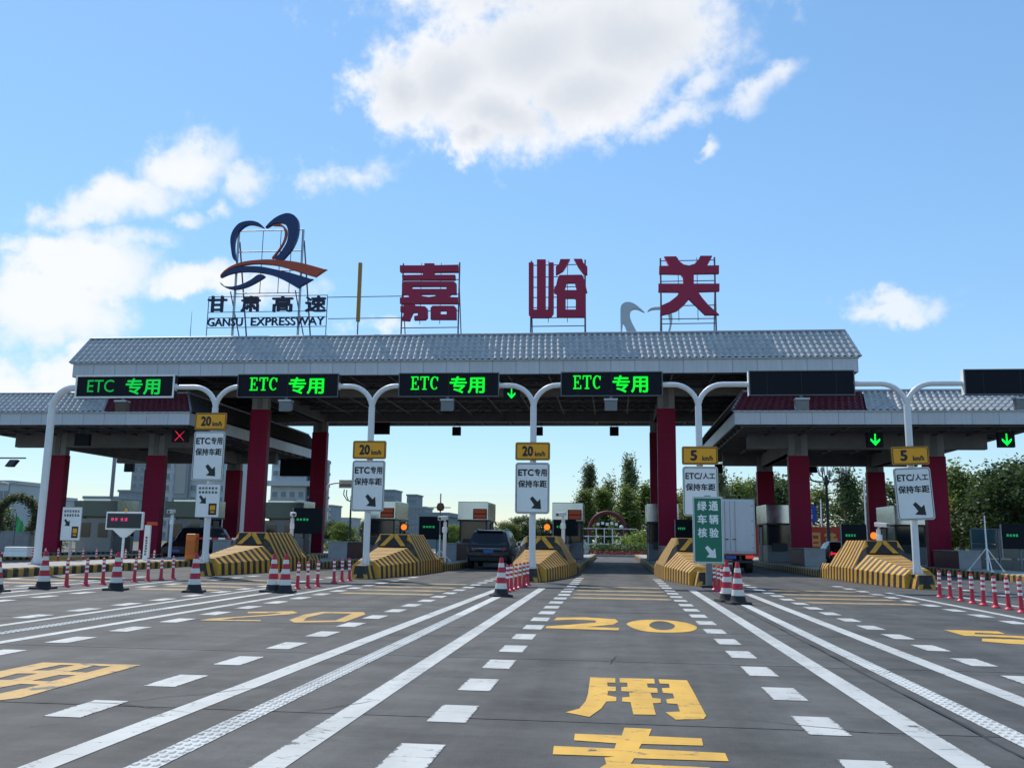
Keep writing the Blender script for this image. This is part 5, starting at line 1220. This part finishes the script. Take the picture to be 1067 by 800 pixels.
# ================================================================== VEGETATION
def leaves(b, c, rad, n, size, rnd, flat=.8):
    for _ in range(n):
        p = Vector(c)+Vector((rnd.gauss(0, rad[0]), rnd.gauss(0, rad[1]), rnd.gauss(0, rad[2])))
        u = Vector((rnd.uniform(-1, 1), rnd.uniform(-1, 1), rnd.uniform(-.7, .7))).normalized(); v = u.orthogonal().normalized()
        w = u.cross(v); a = rnd.uniform(0, 6.28); v2 = v*math.cos(a)+w*math.sin(a)
        s = size*rnd.uniform(.6, 1.3)
        b.quad(p-u*s, p+v2*s*.55, p+u*s, p-v2*s*.55)
def raw(b, name, m):
    me = bpy.data.meshes.new(name); me.from_pydata(b.v, [], b.f); me.materials.append(m); return me
def tree_mesh(kind, seed, leafm):
    rnd = random.Random(seed); br = MB(); cr = MB()
    if kind == 'broad':
        h, cw, ch, cz, ncl, per, ls = 8., 3.0, 3.1, 5.0, 80, 120, .165
    elif kind == 'poplar':
        h, cw, ch, cz, ncl, per, ls = 13., 1.35, 5.4, 7.4, 52, 100, .18
    elif kind == 'loose':
        h, cw, ch, cz, ncl, per, ls = 10., 2.0, 3.9, 6.2, 44, 80, .17
    else:
        h, cw, ch, cz, ncl, per, ls = 1.6, .85, .65, .8, 16, 55, .11
    lean = (rnd.uniform(-.4, .4), rnd.uniform(-.3, .3))
    if kind != 'bush':
        br.tube([(0, 0, -.2), (lean[0]*.2, lean[1]*.2, h*.3), (lean[0]*.6, lean[1]*.6, h*.6), (lean[0], lean[1], h*.9)], .1, 8, [h*.022, h*.018, h*.011, h*.003])
    for k in range(ncl):
        t = rnd.random(); a = rnd.uniform(0, 6.283); zz = rnd.uniform(-1, 1)
        if kind in ('poplar', 'loose'):
            prof = (1-((zz+1)/2)**1.5)*.9+.12 if zz > -.6 else .6+.5*(zz+1)
        else: prof = math.sqrt(max(0, 1-zz*zz))
        rr = cw*prof*rnd.uniform(.45, 1.08)
        c = Vector((lean[0]*.6+math.cos(a)*rr, lean[1]*.6+math.sin(a)*rr, cz+zz*ch*rnd.uniform(.85, 1.05)))
        if kind != 'bush':
            z0 = max(h*.22, min(h*.85, c.z-rr*.7)); br.tube([(lean[0]*z0/h, lean[1]*z0/h, z0), ((c.x+lean[0]*z0/h)/2, (c.y+lean[1]*z0/h)/2, (c.z+z0)/2+.1), tuple(c)], .03, 4, [h*.006, h*.004, .012])
        s = {'broad': .52, 'poplar': .42, 'loose': .42, 'bush': .2}[kind]
        up = 1.5 if kind in ('poplar', 'loose') else .8
        leaves(cr, c, (s, s, s*up), per, ls, rnd)
    return raw(br, 'trunk', BARK) if br.v else None, raw(cr, 'crown', leafm)
TM = {}
def tree(kind, seed, leafm, label, px_, Y, ztop, wide=1., group=None, x=None, cat='tree', z=-.1):
    key = (kind, seed, leafm.name)
    if key not in TM: TM[key] = tree_mesh(kind, seed, leafm)
    tm, cm = TM[key]; hh = {'broad': 8.3, 'poplar': 13., 'loose': 10.2, 'bush': 1.6}[kind]
    x = at(px_, 565, Y)[0] if x is None else x
    t = thing({'bush': 'round_shrub', 'poplar': 'poplar_tree', 'broad': 'broadleaf_tree', 'loose': 'slender_tree'}[kind], label, cat, (x, Y, z), random.uniform(0, 6.28), group)
    s = (ztop-z)/hh; t.scale = (s*wide, s*wide, s)
    if tm: put('trunk', tm, t)
    put('crown', cm, t)
    return t
def ztop(px_, py_, Y): return at(px_, py_, Y)[1]
G1 = 'trees beyond the plaza'
TREES = [
 ('poplar', 1, LEAF_D, 'tall grey green poplar above the empty lane', 658, 150, 480, 1.0), ('poplar', 2, LEAF_D, 'leaning poplar at left of the trees above the empty lane', 613, 148, 486, 1.0),
 ('poplar', 1, LEAF_A, 'bushy tree left of the red arch', 607, 138, 514, 1.9), ('poplar', 2, LEAF_C, 'bushy tree behind the red arch', 630, 142, 512, 1.9), ('poplar', 6, LEAF_A, 'bushy tree right of the red arch', 652, 136, 510, 1.9),
 ('poplar', 1, LEAF_C, 'bushy tree beside the centre right column', 676, 140, 507, 1.9), ('loose', 7, LEAF_D, 'slender tree between the two poplars', 636, 152, 503, 1.0), ('broad', 4, LEAF_B, 'dark tree behind the centre sign pole', 545, 150, 540, 1.2),
 ('broad', 5, LEAF_A, 'low tree right of the booth behind the black car', 528, 145, 546, 1.2), ('broad', 3, LEAF_B, 'low dark tree left of the centre beacon', 566, 160, 543, 1.2),
 ('broad', 4, LEAF_C, 'tree just right of the centre right column', 714, 125, 520, 1.1), ('broad', 5, LEAF_A, 'tree above the green sign', 738, 120, 516, 1.1), ('loose', 8, LEAF_D, 'thin sparse tree above the white truck', 752, 95, 490, .75),
 ('loose', 7, LEAF_A, 'bushy tree over the left half of the truck', 768, 118, 505, 1.5), ('broad', 4, LEAF_C, 'bushy tree over the right half of the truck', 784, 122, 510, 1.1), ('broad', 5, LEAF_B, 'tree between the two right rear columns', 812, 118, 505, 1.1),
 ('loose', 7, LEAF_A, 'tree behind the ornate lamp', 856, 104, 512, 1.5), ('loose', 7, LEAF_B, 'slender tree right of the ornate lamp', 882, 92, 492, 1.05), ('loose', 7, LEAF_A, 'tree left of the right rear column', 893, 98, 505, 1.5),
 ('broad', 4, LEAF_B, 'tree behind the leaning sign', 930, 96, 512, 1.2), ('broad', 3, LEAF_A, 'tree just right of the last maroon column', 992, 78, 505, 1.0), ('loose', 8, LEAF_A, 'tall loose tree left of the glass fence', 1003, 74, 487, 1.25),
 ('loose', 8, LEAF_A, 'tree over the glass fence', 1022, 76, 500, 1.5), ('broad', 5, LEAF_B, 'dark tree at the right edge', 1056, 70, 490, 1.2), ('broad', 3, LEAF_B, 'dark tree past the right edge', 1085, 72, 482, 1.2),
 ('broad', 4, LEAF_A, 'bushy tree right of the far left column', 84, 78, 528, 1.0), ('broad', 5, LEAF_B, 'dark tree behind the small white notice sign', 100, 90, 532, 1.0), ('broad', 3, LEAF_B, 'dark tree at the left edge', -8, 70, 528, 1.2),
 ('broad', 4, LEAF_B, 'dark tree behind the white overhead sign pole', 345, 170, 545, 1.3), ('broad', 5, LEAF_C, 'bright round tree right of the left rear column', 356, 120, 547, 1.2), ('loose', 7, LEAF_D, 'small sparse tree left of the booth with the blue window', 377, 110, 545, 1.0),
 ('broad', 3, LEAF_C, 'bright bushy tree left of the black car', 470, 125, 549, 1.3), ('broad', 4, LEAF_B, 'low dark tree behind the radar mast', 450, 140, 553, 1.2)]
for kind, sd, lm, lab, px_, Y, py_, wd in TREES: tree(kind, sd, lm, lab, px_, Y, max(2.2, ztop(px_, py_-(7 if kind == 'broad' and 580 < px_ < 1000 else 2), Y)), wd*1.08, G1)
for i, (px_, Y, py_, lm, lab) in enumerate(((660, 92, 552, LEAF_C, 'bright round shrub right of the railings'), (672, 84, 556, LEAF_C, 'round shrub beside the booth at the column'), (683, 80, 568, LEAF_A, 'low shrub at the right end of the flower bed'), (622, 96, 566, LEAF_B, 'dark clipped shrub left of the railings'),
                                            (640, 95, 567, LEAF_B, 'dark clipped shrub below the railings'), (650, 94, 566, LEAF_B, 'dark shrub right of the low lamp globe'), (345, 85, 562, LEAF_C, 'clipped shrub left of the sign pole by the black car lane'), (365, 84, 560, LEAF_A, 'clipped shrub behind the sign pole by the black car lane'),
                                            (985, 62, 570, LEAF_C, 'bright shrub between the last column and the glass fence'), (30, 60, 555, LEAF_A, 'shrub under the garden arch, right side'), (8, 60, 558, LEAF_B, 'shrub under the garden arch, left side'), (55, 62, 560, LEAF_B, 'dark shrub behind the curved pole'))):
    tree('bush', 20+i % 3, lm, lab, px_, Y, max(.9, ztop(px_, py_, Y)), 1.25, 'clipped shrubs', cat='shrub')
# far belt of trees on the horizon
rnd = random.Random(5); fb_ = MB()
for _ in range(420):
    x = rnd.uniform(-420, 330); y = rnd.uniform(330, 420); h = rnd.uniform(3.5, 8.5)
    leaves(fb_, (x, y, h*.5), (3.4, 2, h*.27), 26, 1.3, rnd)
o = put('distant_tree_belt', raw(fb_, 'distant_tree_belt', LEAF_B)); o['kind'] = 'stuff'; tag(o, 'low dark belt of trees along the horizon', 'trees')

# ================================================================== PARK GATE, FLOWER BED, RAILINGS
bedY = 78
t = thing('flower_bed', 'low kerbed bed of dark red flowers across the end of the empty lane', 'flower bed', (.2, bedY, -.02), 0)
MB().box(-5.5, 5.5, 0, .25, 0, .18).build('kerb', KERB_TOP, t, bevel=.02)
MB().box(-5.5, 5.5, .252, 9, 0, .14).build('soil', mat('soil', (.06, .045, .03), .95), t)
fl = MB(); rnd = random.Random(9)
for _ in range(2600): leaves(fl, (rnd.uniform(-5.3, 5.3), rnd.uniform(.3, 4), rnd.uniform(.16, .42)), (.05, .05, .03), 1, .09, rnd)
o = put('flowers', raw(fl, 'flowers', leaf_mat('dark_red_petal', (.07, .008, .010), (.22, .03, .03))), t); o['kind'] = 'stuff'
hd = MB()
for _ in range(4200): leaves(hd, (rnd.uniform(-5.3, 5.3), rnd.uniform(4.2, 8.5), rnd.uniform(.2, .95)), (.06, .06, .04), 1, .13, rnd)
o = put('hedge', raw(hd, 'hedge', LEAF_B), t); o['kind'] = 'stuff'
ax, az = at(633, 560, 112); topz = at(633, 534, 112)[1]; rw = (at(650, 550, 112)[0]-at(613, 550, 112)[0])/2
t = thing('red_arch', 'dark red round arch among the trees at the end of the empty lane', 'arch', (ax, 112, 0))
pts = [(rw*math.cos(R(a)), 0, (topz-rw)+rw*math.sin(R(a))) for a in range(-20, 201, 10)]
MB().tube(pts, .24, 8).build('ring', mat('arch_red', (.13, .012, .016), .5), t, smooth=40)
for s in (-1, 1): MB().cyl((s*rw*.94, 0, 0), (s*rw*.94, 0, topz-rw*1.3), .2, n=8).build('leg', mat('arch_green', (.02, .06, .04), .5), t)
for k in range(5): MB().box(-1.3+.55*k, -.95+.55*k, -.3, -.25, topz-1.55+.12*(k % 2), topz-1.2+.12*(k % 2)).build('white_letter', SIGN_WHITE, t)
t = thing('white_railing', 'white railings below the red arch', 'railing', (ax, 104, 0))
for x in [-3+.9*i for i in range(8)]: MB().box(x-.05, x+.05, -.04, .04, 0, 2.7 if 1 < x+3 < 4 else 1.9).build('post', SIGN_WHITE, t)
for z in (.9, 1.75, 2.6): MB().box(-3, 3.3, -.02, .03, z, z+.08).build('rail', SIGN_WHITE, t)
for px_, py_, Y, lab in ((647.5, 549, 98, 'white globe lamp right of the railings'), (635.5, 570, 86, 'low white globe lamp in the hedge')):
    x, z = at(px_, py_, Y); t = thing('globe_lamp', lab, 'lamp', (x, Y, 0), 0, 'white globe lamps')
    MB().cyl((0, 0, 0), (0, 0, z-.15), .04, n=6).build('post', BOOTH_DK, t)
    MB().lathe([(.02, z-.2), (.16, z-.14), (.22, z), (.16, z+.15), (.02, z+.2)], 12).build('globe', SIGN_WHITE, t, smooth=60)

# ================================================================== RIGHT BACKGROUND
xa, _ = at(784, 560, 86); xb, _ = at(897, 560, 86); zt_ = at(880, 549, 86)[1]
t = thing('red_banner', 'long orange red banner wall behind the truck lane column', 'banner', ((xa+xb)/2, 86, 0)); w = (xb-xa)/2
MB().box(-w, w, 0, .12, .1, zt_).build('banner', mat('banner_red', (.46, .045, .02), .6, var=.2, scale=1), t)
glyph_marks('yellow_glyph', 6, (-w+.5, w-.3, zt_*.35, zt_*.85), mat('banner_yellow', (.70, .34, .10), .6), t, -.002, 4)
for x in (-w+.1, 0, w-.1): MB().box(x-.05, x+.05, .13, .2, -.1, zt_).build('post', BOOTH_GREY, t)
xa, z1 = at(826, 526.5, 95); xb, z0 = at(851.5, 543.5, 95)
t = thing('blue_road_sign', 'blue road sign right of the truck lane column', 'sign', ((xa+xb)/2, 95, 0)); w = (xb-xa)/2
MB().box(-w, w, 0, .06, z0, z1).build('panel', mat('sign_blue', (.012, .10, .46), .5), t)
glyph_marks('glyph', 2, (w*.02, w*.72, z0+(z1-z0)*.52, z1-.35), mat('sign_tan', (.45, .38, .25), .5), t, -.002, 6); glyph_marks('glyph', 2, (w*.02, w*.72, z0+.3, z0+(z1-z0)*.46), SIGN_WHITE, t, -.002, 7)
for s in (-.6, .6): MB().cyl((s*w, .1, -.1), (s*w, .1, z1), .07, n=8).build('post', GALV, t)
x, _ = at(862.5, 540, 72); zl = at(862, 502, 72)[1]
t = thing('ornate_lamp', 'tall dark ornate street lamp with curled arms right of the truck', 'street lamp', (x, 72, 0)); LM = mat('lamp_dark_green', (.022, .035, .034), .45, .3)
MB().lathe([(.28, 0), (.28, .5), (.16, .7), (.12, 2.5), (.10, zl-.3), (.22, zl-.1), (.30, zl), (.18, zl+.15), (.08, zl+.5)], 12).build('post', LM, t, smooth=40)
for a in range(6):
    c_, s_ = math.cos(R(a*60+8)), math.sin(R(a*60+8))
    pts = [(c_*r_, s_*r_, zl+z) for r_, z in ((.1, 0), (.55, .02), (1.0, .05), (1.4, .25), (1.55, .55), (1.35, .72), (1.2, .55))]
    MB().tube(pts, .05, 6).build('arm', LM, t)
    MB().lathe([(.05, zl+.6), (.15, zl+.72), (.12, zl+.95), (.03, zl+1.05)], 8, (c_*1.55, s_*1.55)).build('lantern', BOOTH_PALE, t)
    MB().tube([(c_*.12, s_*.12, zl+.3), (c_*.5, s_*.5, zl+.5), (c_*.75, s_*.75, zl+1.1), (c_*.62, s_*.62, zl+1.5)], .035, 5).build('arm', LM, t)
for px_, py_, Y, lab in ((900, 497, 80, 'plain white lamp pole left of the right rear column'), (855, 520, 88, 'short pale pole beside the blue road sign')):
    x, z = at(px_, py_, Y); t = thing('plain_pole', lab, 'pole', (x, Y, 0), 0, 'plain pale poles')
    MB().cyl((0, 0, 0), (0, 0, z), .09, .06, 8).build('pole', SIGN_WHITE, t); MB().box(-.25, .25, -.08, .08, 0, .12).build('foot', CONC, t)
# green tinted glass fence
FYY = 46; xa, zt_ = at(1011, 552, FYY)
t = thing('glass_fence', 'blue green glass panel fence on the right edge', 'fence', (xa, FYY, 0)); pw = 1.25
gm = MB().box(.03, pw-.03, 0, .03, .0, .62).mesh('glass_pane', mat('fence_glass', (.055, .10, .115), .12, .0, var=.25, scale=1.2, spec=.7))
for i in range(5):
    MB().box(i*pw-.028, i*pw+.028, -.03, .06, 0, zt_+.02).build('post', BOOTH_GREY, t)
    for j in range(3): put('glass_pane', gm, t, (i*pw, 0, .06+j*.69))
for j in range(4): MB().box(0, 5*pw, .035, .055, .01+j*.69, .05+j*.69).build('rail', BOOTH_GREY, t)

# ================================================================== LEFT BACKGROUND
def building(label, px0, px1, py_, Y, depth, m, rows, cols_, wm, ww=.55, wh=.5, base=0., roof=None):
    xa, zt_ = at(px0, py_, Y); xb, _ = at(px1, py_, Y); w = xb-xa
    t = thing('apartment_building', label, 'building', (xa, Y, -.12))
    MB().box(0, w, 0, depth, 0, zt_).build('wall', m, t)
    MB().box(-.3, w+.3, -.3, depth+.3, zt_+.005, zt_+.6).build('parapet', roof or m, t)
    cw, ch = w/cols_, (zt_-base)/rows
    pm = MB().box(-cw*ww/2, cw*ww/2, -.06, .0, -ch*wh/2, ch*wh/2).mesh('window', wm)
    sm = MB().box(-cw*ww/2-.15, cw*ww/2+.15, -.3, -.07, -ch*wh/2-.2, -ch*wh/2-.02).mesh('sill', roof or m)
    for i in range(cols_):
        for j in range(rows):
            wn = put('window', pm, t, (cw*(i+.5), -.005, base+ch*(j+.5))); put('sill', sm, wn)
    return t, w, zt_
BW = mat('building_white', (.50, .52, .54), .8, var=.1, scale=.15); BG = mat('building_grey', (.30, .33, .36), .8, var=.1, scale=.15); BD = mat('building_dark', (.25, .28, .31), .8, var=.1, scale=.15)
WN = mat('building_window', (.15, .19, .23), .2, spec=.6)
t, w, z = building('white apartment block between the left columns', 172, 237, 466, 210, 14, BW, 8, 7, WN)
MB().box(w*.22, w*.44, -1.2, -.35, z*.45, z*.93).build('bay_panel', BG, t); MB().box(w*.25, w*.41, -1.4, -1.22, z*.5, z*.9).build('bay_window', BOOTH_PALE, t)
t, w, z = building('white apartment block with a blue rounded corner right of the tall left column', 284, 320, 476, 205, 14, BW, 8, 4, WN)
MB().cyl((w+2.0, 3, 0), (w+2.0, 3, z*.98), 2.6, n=18).build('round_corner', GLASS_BLUE, t, smooth=40)
for j in range(7): MB().cyl((w+2.0, 3, z*(.14*j+.1)), (w+2.0, 3, z*(.14*j+.13)), 2.75, n=18).build('corner_band', BG, t)
MB().box(-2, w+4.8, -1.5, -.35, z*.66, z*.72).build('balcony', BW, t)
building('pale tower left of the second left column', 138, 152, 484, 260, 12, BG, 9, 2, WN, .5, .4)
building('dark squat tower left of the red text board column', 124, 139, 512, 240, 10, BD, 4, 3, BG, .6, .5)
building('long low pale building behind the far left island', 88, 130, 519, 180, 10, BG, 2, 7, BD)
building('pale flat building at the left edge behind the garden arch', -20, 11, 503, 150, 12, BW, 2, 5, BD, .8, .5)
building('pale flat building with open frames right of the garden arch', 32, 46, 519, 160, 10, BW, 2, 3, BD, .7, .6)
building('narrow grey tower left of the sign pole by the black car lane', 334, 346, 527, 330, 12, BG, 6, 3, BW, .5, .5)
building('dark tower behind the lane sign by the black car', 400, 411, 511, 380, 14, BD, 7, 3, BG)
building('dark tilted roof tower left of the radar mast', 424, 434, 516, 360, 12, BD, 7, 3, BG, .5, .4)
building('grey stepped block left of the radar mast', 427, 443, 529, 280, 12, BG, 6, 4, BD)
building('low dark shed left of the black car', 438, 466, 537, 130, 10, BD, 1, 1, BD, .2, .2)
building('far pale block right of the radar mast', 466, 480, 540, 420, 12, BW, 3, 4, BG)
building('far pale block behind the bright round tree', 350, 368, 540, 380, 12, BW, 3, 5, BG)
# white overhead sign pole and lamp behind the left lanes
x, z = at(338, 508, 66); x2, z2 = at(372, 503, 66)
t = thing('overhead_sign_pole', 'white curved pole with a small grey sign left of the lane sign', 'pole', (x, 66, 0))
MB().tube([(0, 0, -.02), (0, 0, z-1), (.05, 0, z-.3), (.35, 0, z2-.12), (.9, 0, z2), (x2-x+2, 0, z2)], .07, 8).build('pole', SIGN_WHITE, t, smooth=40)
xa, za = at(354, 500, 66); xb, zb_ = at(367, 508.5, 66); MB().box(xa-x, xb-x, -.12, -.075, zb_, za).build('sign_panel', SIGN_WHITE, t)
MB().box(xa-x+.03, xb-x-.03, -.128, -.122, zb_+.1, zb_+.3).build('sign_line', SIGN_BACK, t)
t = thing('branched_lamp', 'dark branched street lamp silhouette left of the lane sign', 'street lamp', (at(365, 540, 84)[0], 84, 0)); zl = at(365, 520, 84)[1]
MB().cyl((0, 0, 0), (0, 0, zl+.3), .12, .07, 8).build('post', LM, t)
for a in range(5):
    c_, s_ = math.cos(R(a*72)), math.sin(R(a*72)); MB().tube([(0, 0, zl-.2), (c_*.4, s_*.4, zl-.1), (c_*.75, s_*.75, zl+.4), (c_*.7, s_*.7, zl+.9)], .05, 5).build('arm', LM, t)
# garden arch with ring of foliage
gx_, gz_ = at(20, 518, 58); gr = (at(39, 545, 58)[0]-at(1, 545, 58)[0])/2
t = thing('garden_arch', 'leafy round garden arch at the far left', 'arch', (gx_, 58, 0)); ga = MB(); rnd = random.Random(3)
cz_ = gz_-gr
for a in range(-50, 231, 2):
    for q in range(2): leaves(ga, (gr*math.cos(R(a)), rnd.uniform(-.2, .2), cz_+gr*math.sin(R(a))), (.15, .15, .15), 16, .085, rnd)
o = put('foliage', raw(ga, 'foliage', LEAF_D), t)
MB().tube([(gr*math.cos(R(a)), 0, cz_+gr*math.sin(R(a))) for a in range(-50, 231, 10)], .18, 6).build('ring', BARK, t)
MB().box(-gr*.9, gr*.9, -.3, .3, 0, max(.3, cz_-gr*.72)).build('plinth', CONC, t)
x, z = at(17, 537, 50); t = thing('green_flag', 'small bright green flag on a thin pole in front of the garden arch', 'flag', (x, 50, 0))
MB().cyl((0, 0, 0), (0, 0, z+.1), .025, n=6).build('pole', STEEL, t)
fm = bpy.data.meshes.new('cloth'); fv = []; ff = []
for i in range(7):
    for j in range(6): u, v = i/6, j/5; fv.append((.02+u*.45, .07*math.sin(u*6+v*2), z-.02-v*.85-u*.32*(1-v*.6)))
for i in range(6):
    for j in range(5): a = i*6+j; ff.append((a, a+6, a+7, a+1))
fm.from_pydata(fv, [], ff); fm.materials.append(mat('flag_green', (.05, .50, .16), .7)); fo = put('cloth', fm, t); so = fo.modifiers.new('s', 'SOLIDIFY'); so.thickness = .006
x, z = at(-14, 477, 38); t = thing('floodlight_mast', 'dark floodlight on a horizontal arm reaching in from the left edge', 'floodlight', (x, 38, 0))
MB().cyl((0, 0, 0), (0, 0, z+.05), .08, n=8).build('post', STEEL, t)
x2 = at(27, 476, 38)[0]-x; MB().box(0, x2, -.03, .03, z-.03, z+.03).build('arm', STEEL, t)
x3 = at(13, 480, 38)[0]-x
MB().hexa([(x3-.22, -.2, z-.38), (x3+.1, -.2, z-.38), (x3+.1, .05, z-.4), (x3-.22, .05, z-.4)], [(x3-.05, -.12, z-.08), (x3+.3, -.12, z-.08), (x3+.3, .1, z-.1), (x3-.05, .1, z-.1)]).build('lamp_head', BOOTH_DK, t)
x, z = at(8.5, 503, 90); t = thing('double_lamp', 'thin double arm street lamp left of the curved pole', 'street lamp', (x+.2, 90, 0))
MB().cyl((0, 0, 0), (0, 0, z), .06, n=6).build('post', BOOTH_GREY, t)
for s in (-1, 1): MB().tube([(0, 0, z-.15), (s*.5, 0, z+.02), (s*1.0, 0, z+.08)], .035, 5).build('arm', BOOTH_GREY, t)
# slim tall pole seen under the left canopy
x, _ = at(115, 530, 66); t = thing('concrete_pole', 'slim pale pole under the left canopy near the red text board', 'pole', (x, 66, 0))
MB().cyl((0, 0, 0), (0, 0, at(115, 470, 66)[1]), .14, n=10).build('pole', CONC, t); MB().cyl((0, 0, 0), (0, 0, .3), .22, n=10).build('foot', CONC_DK, t)
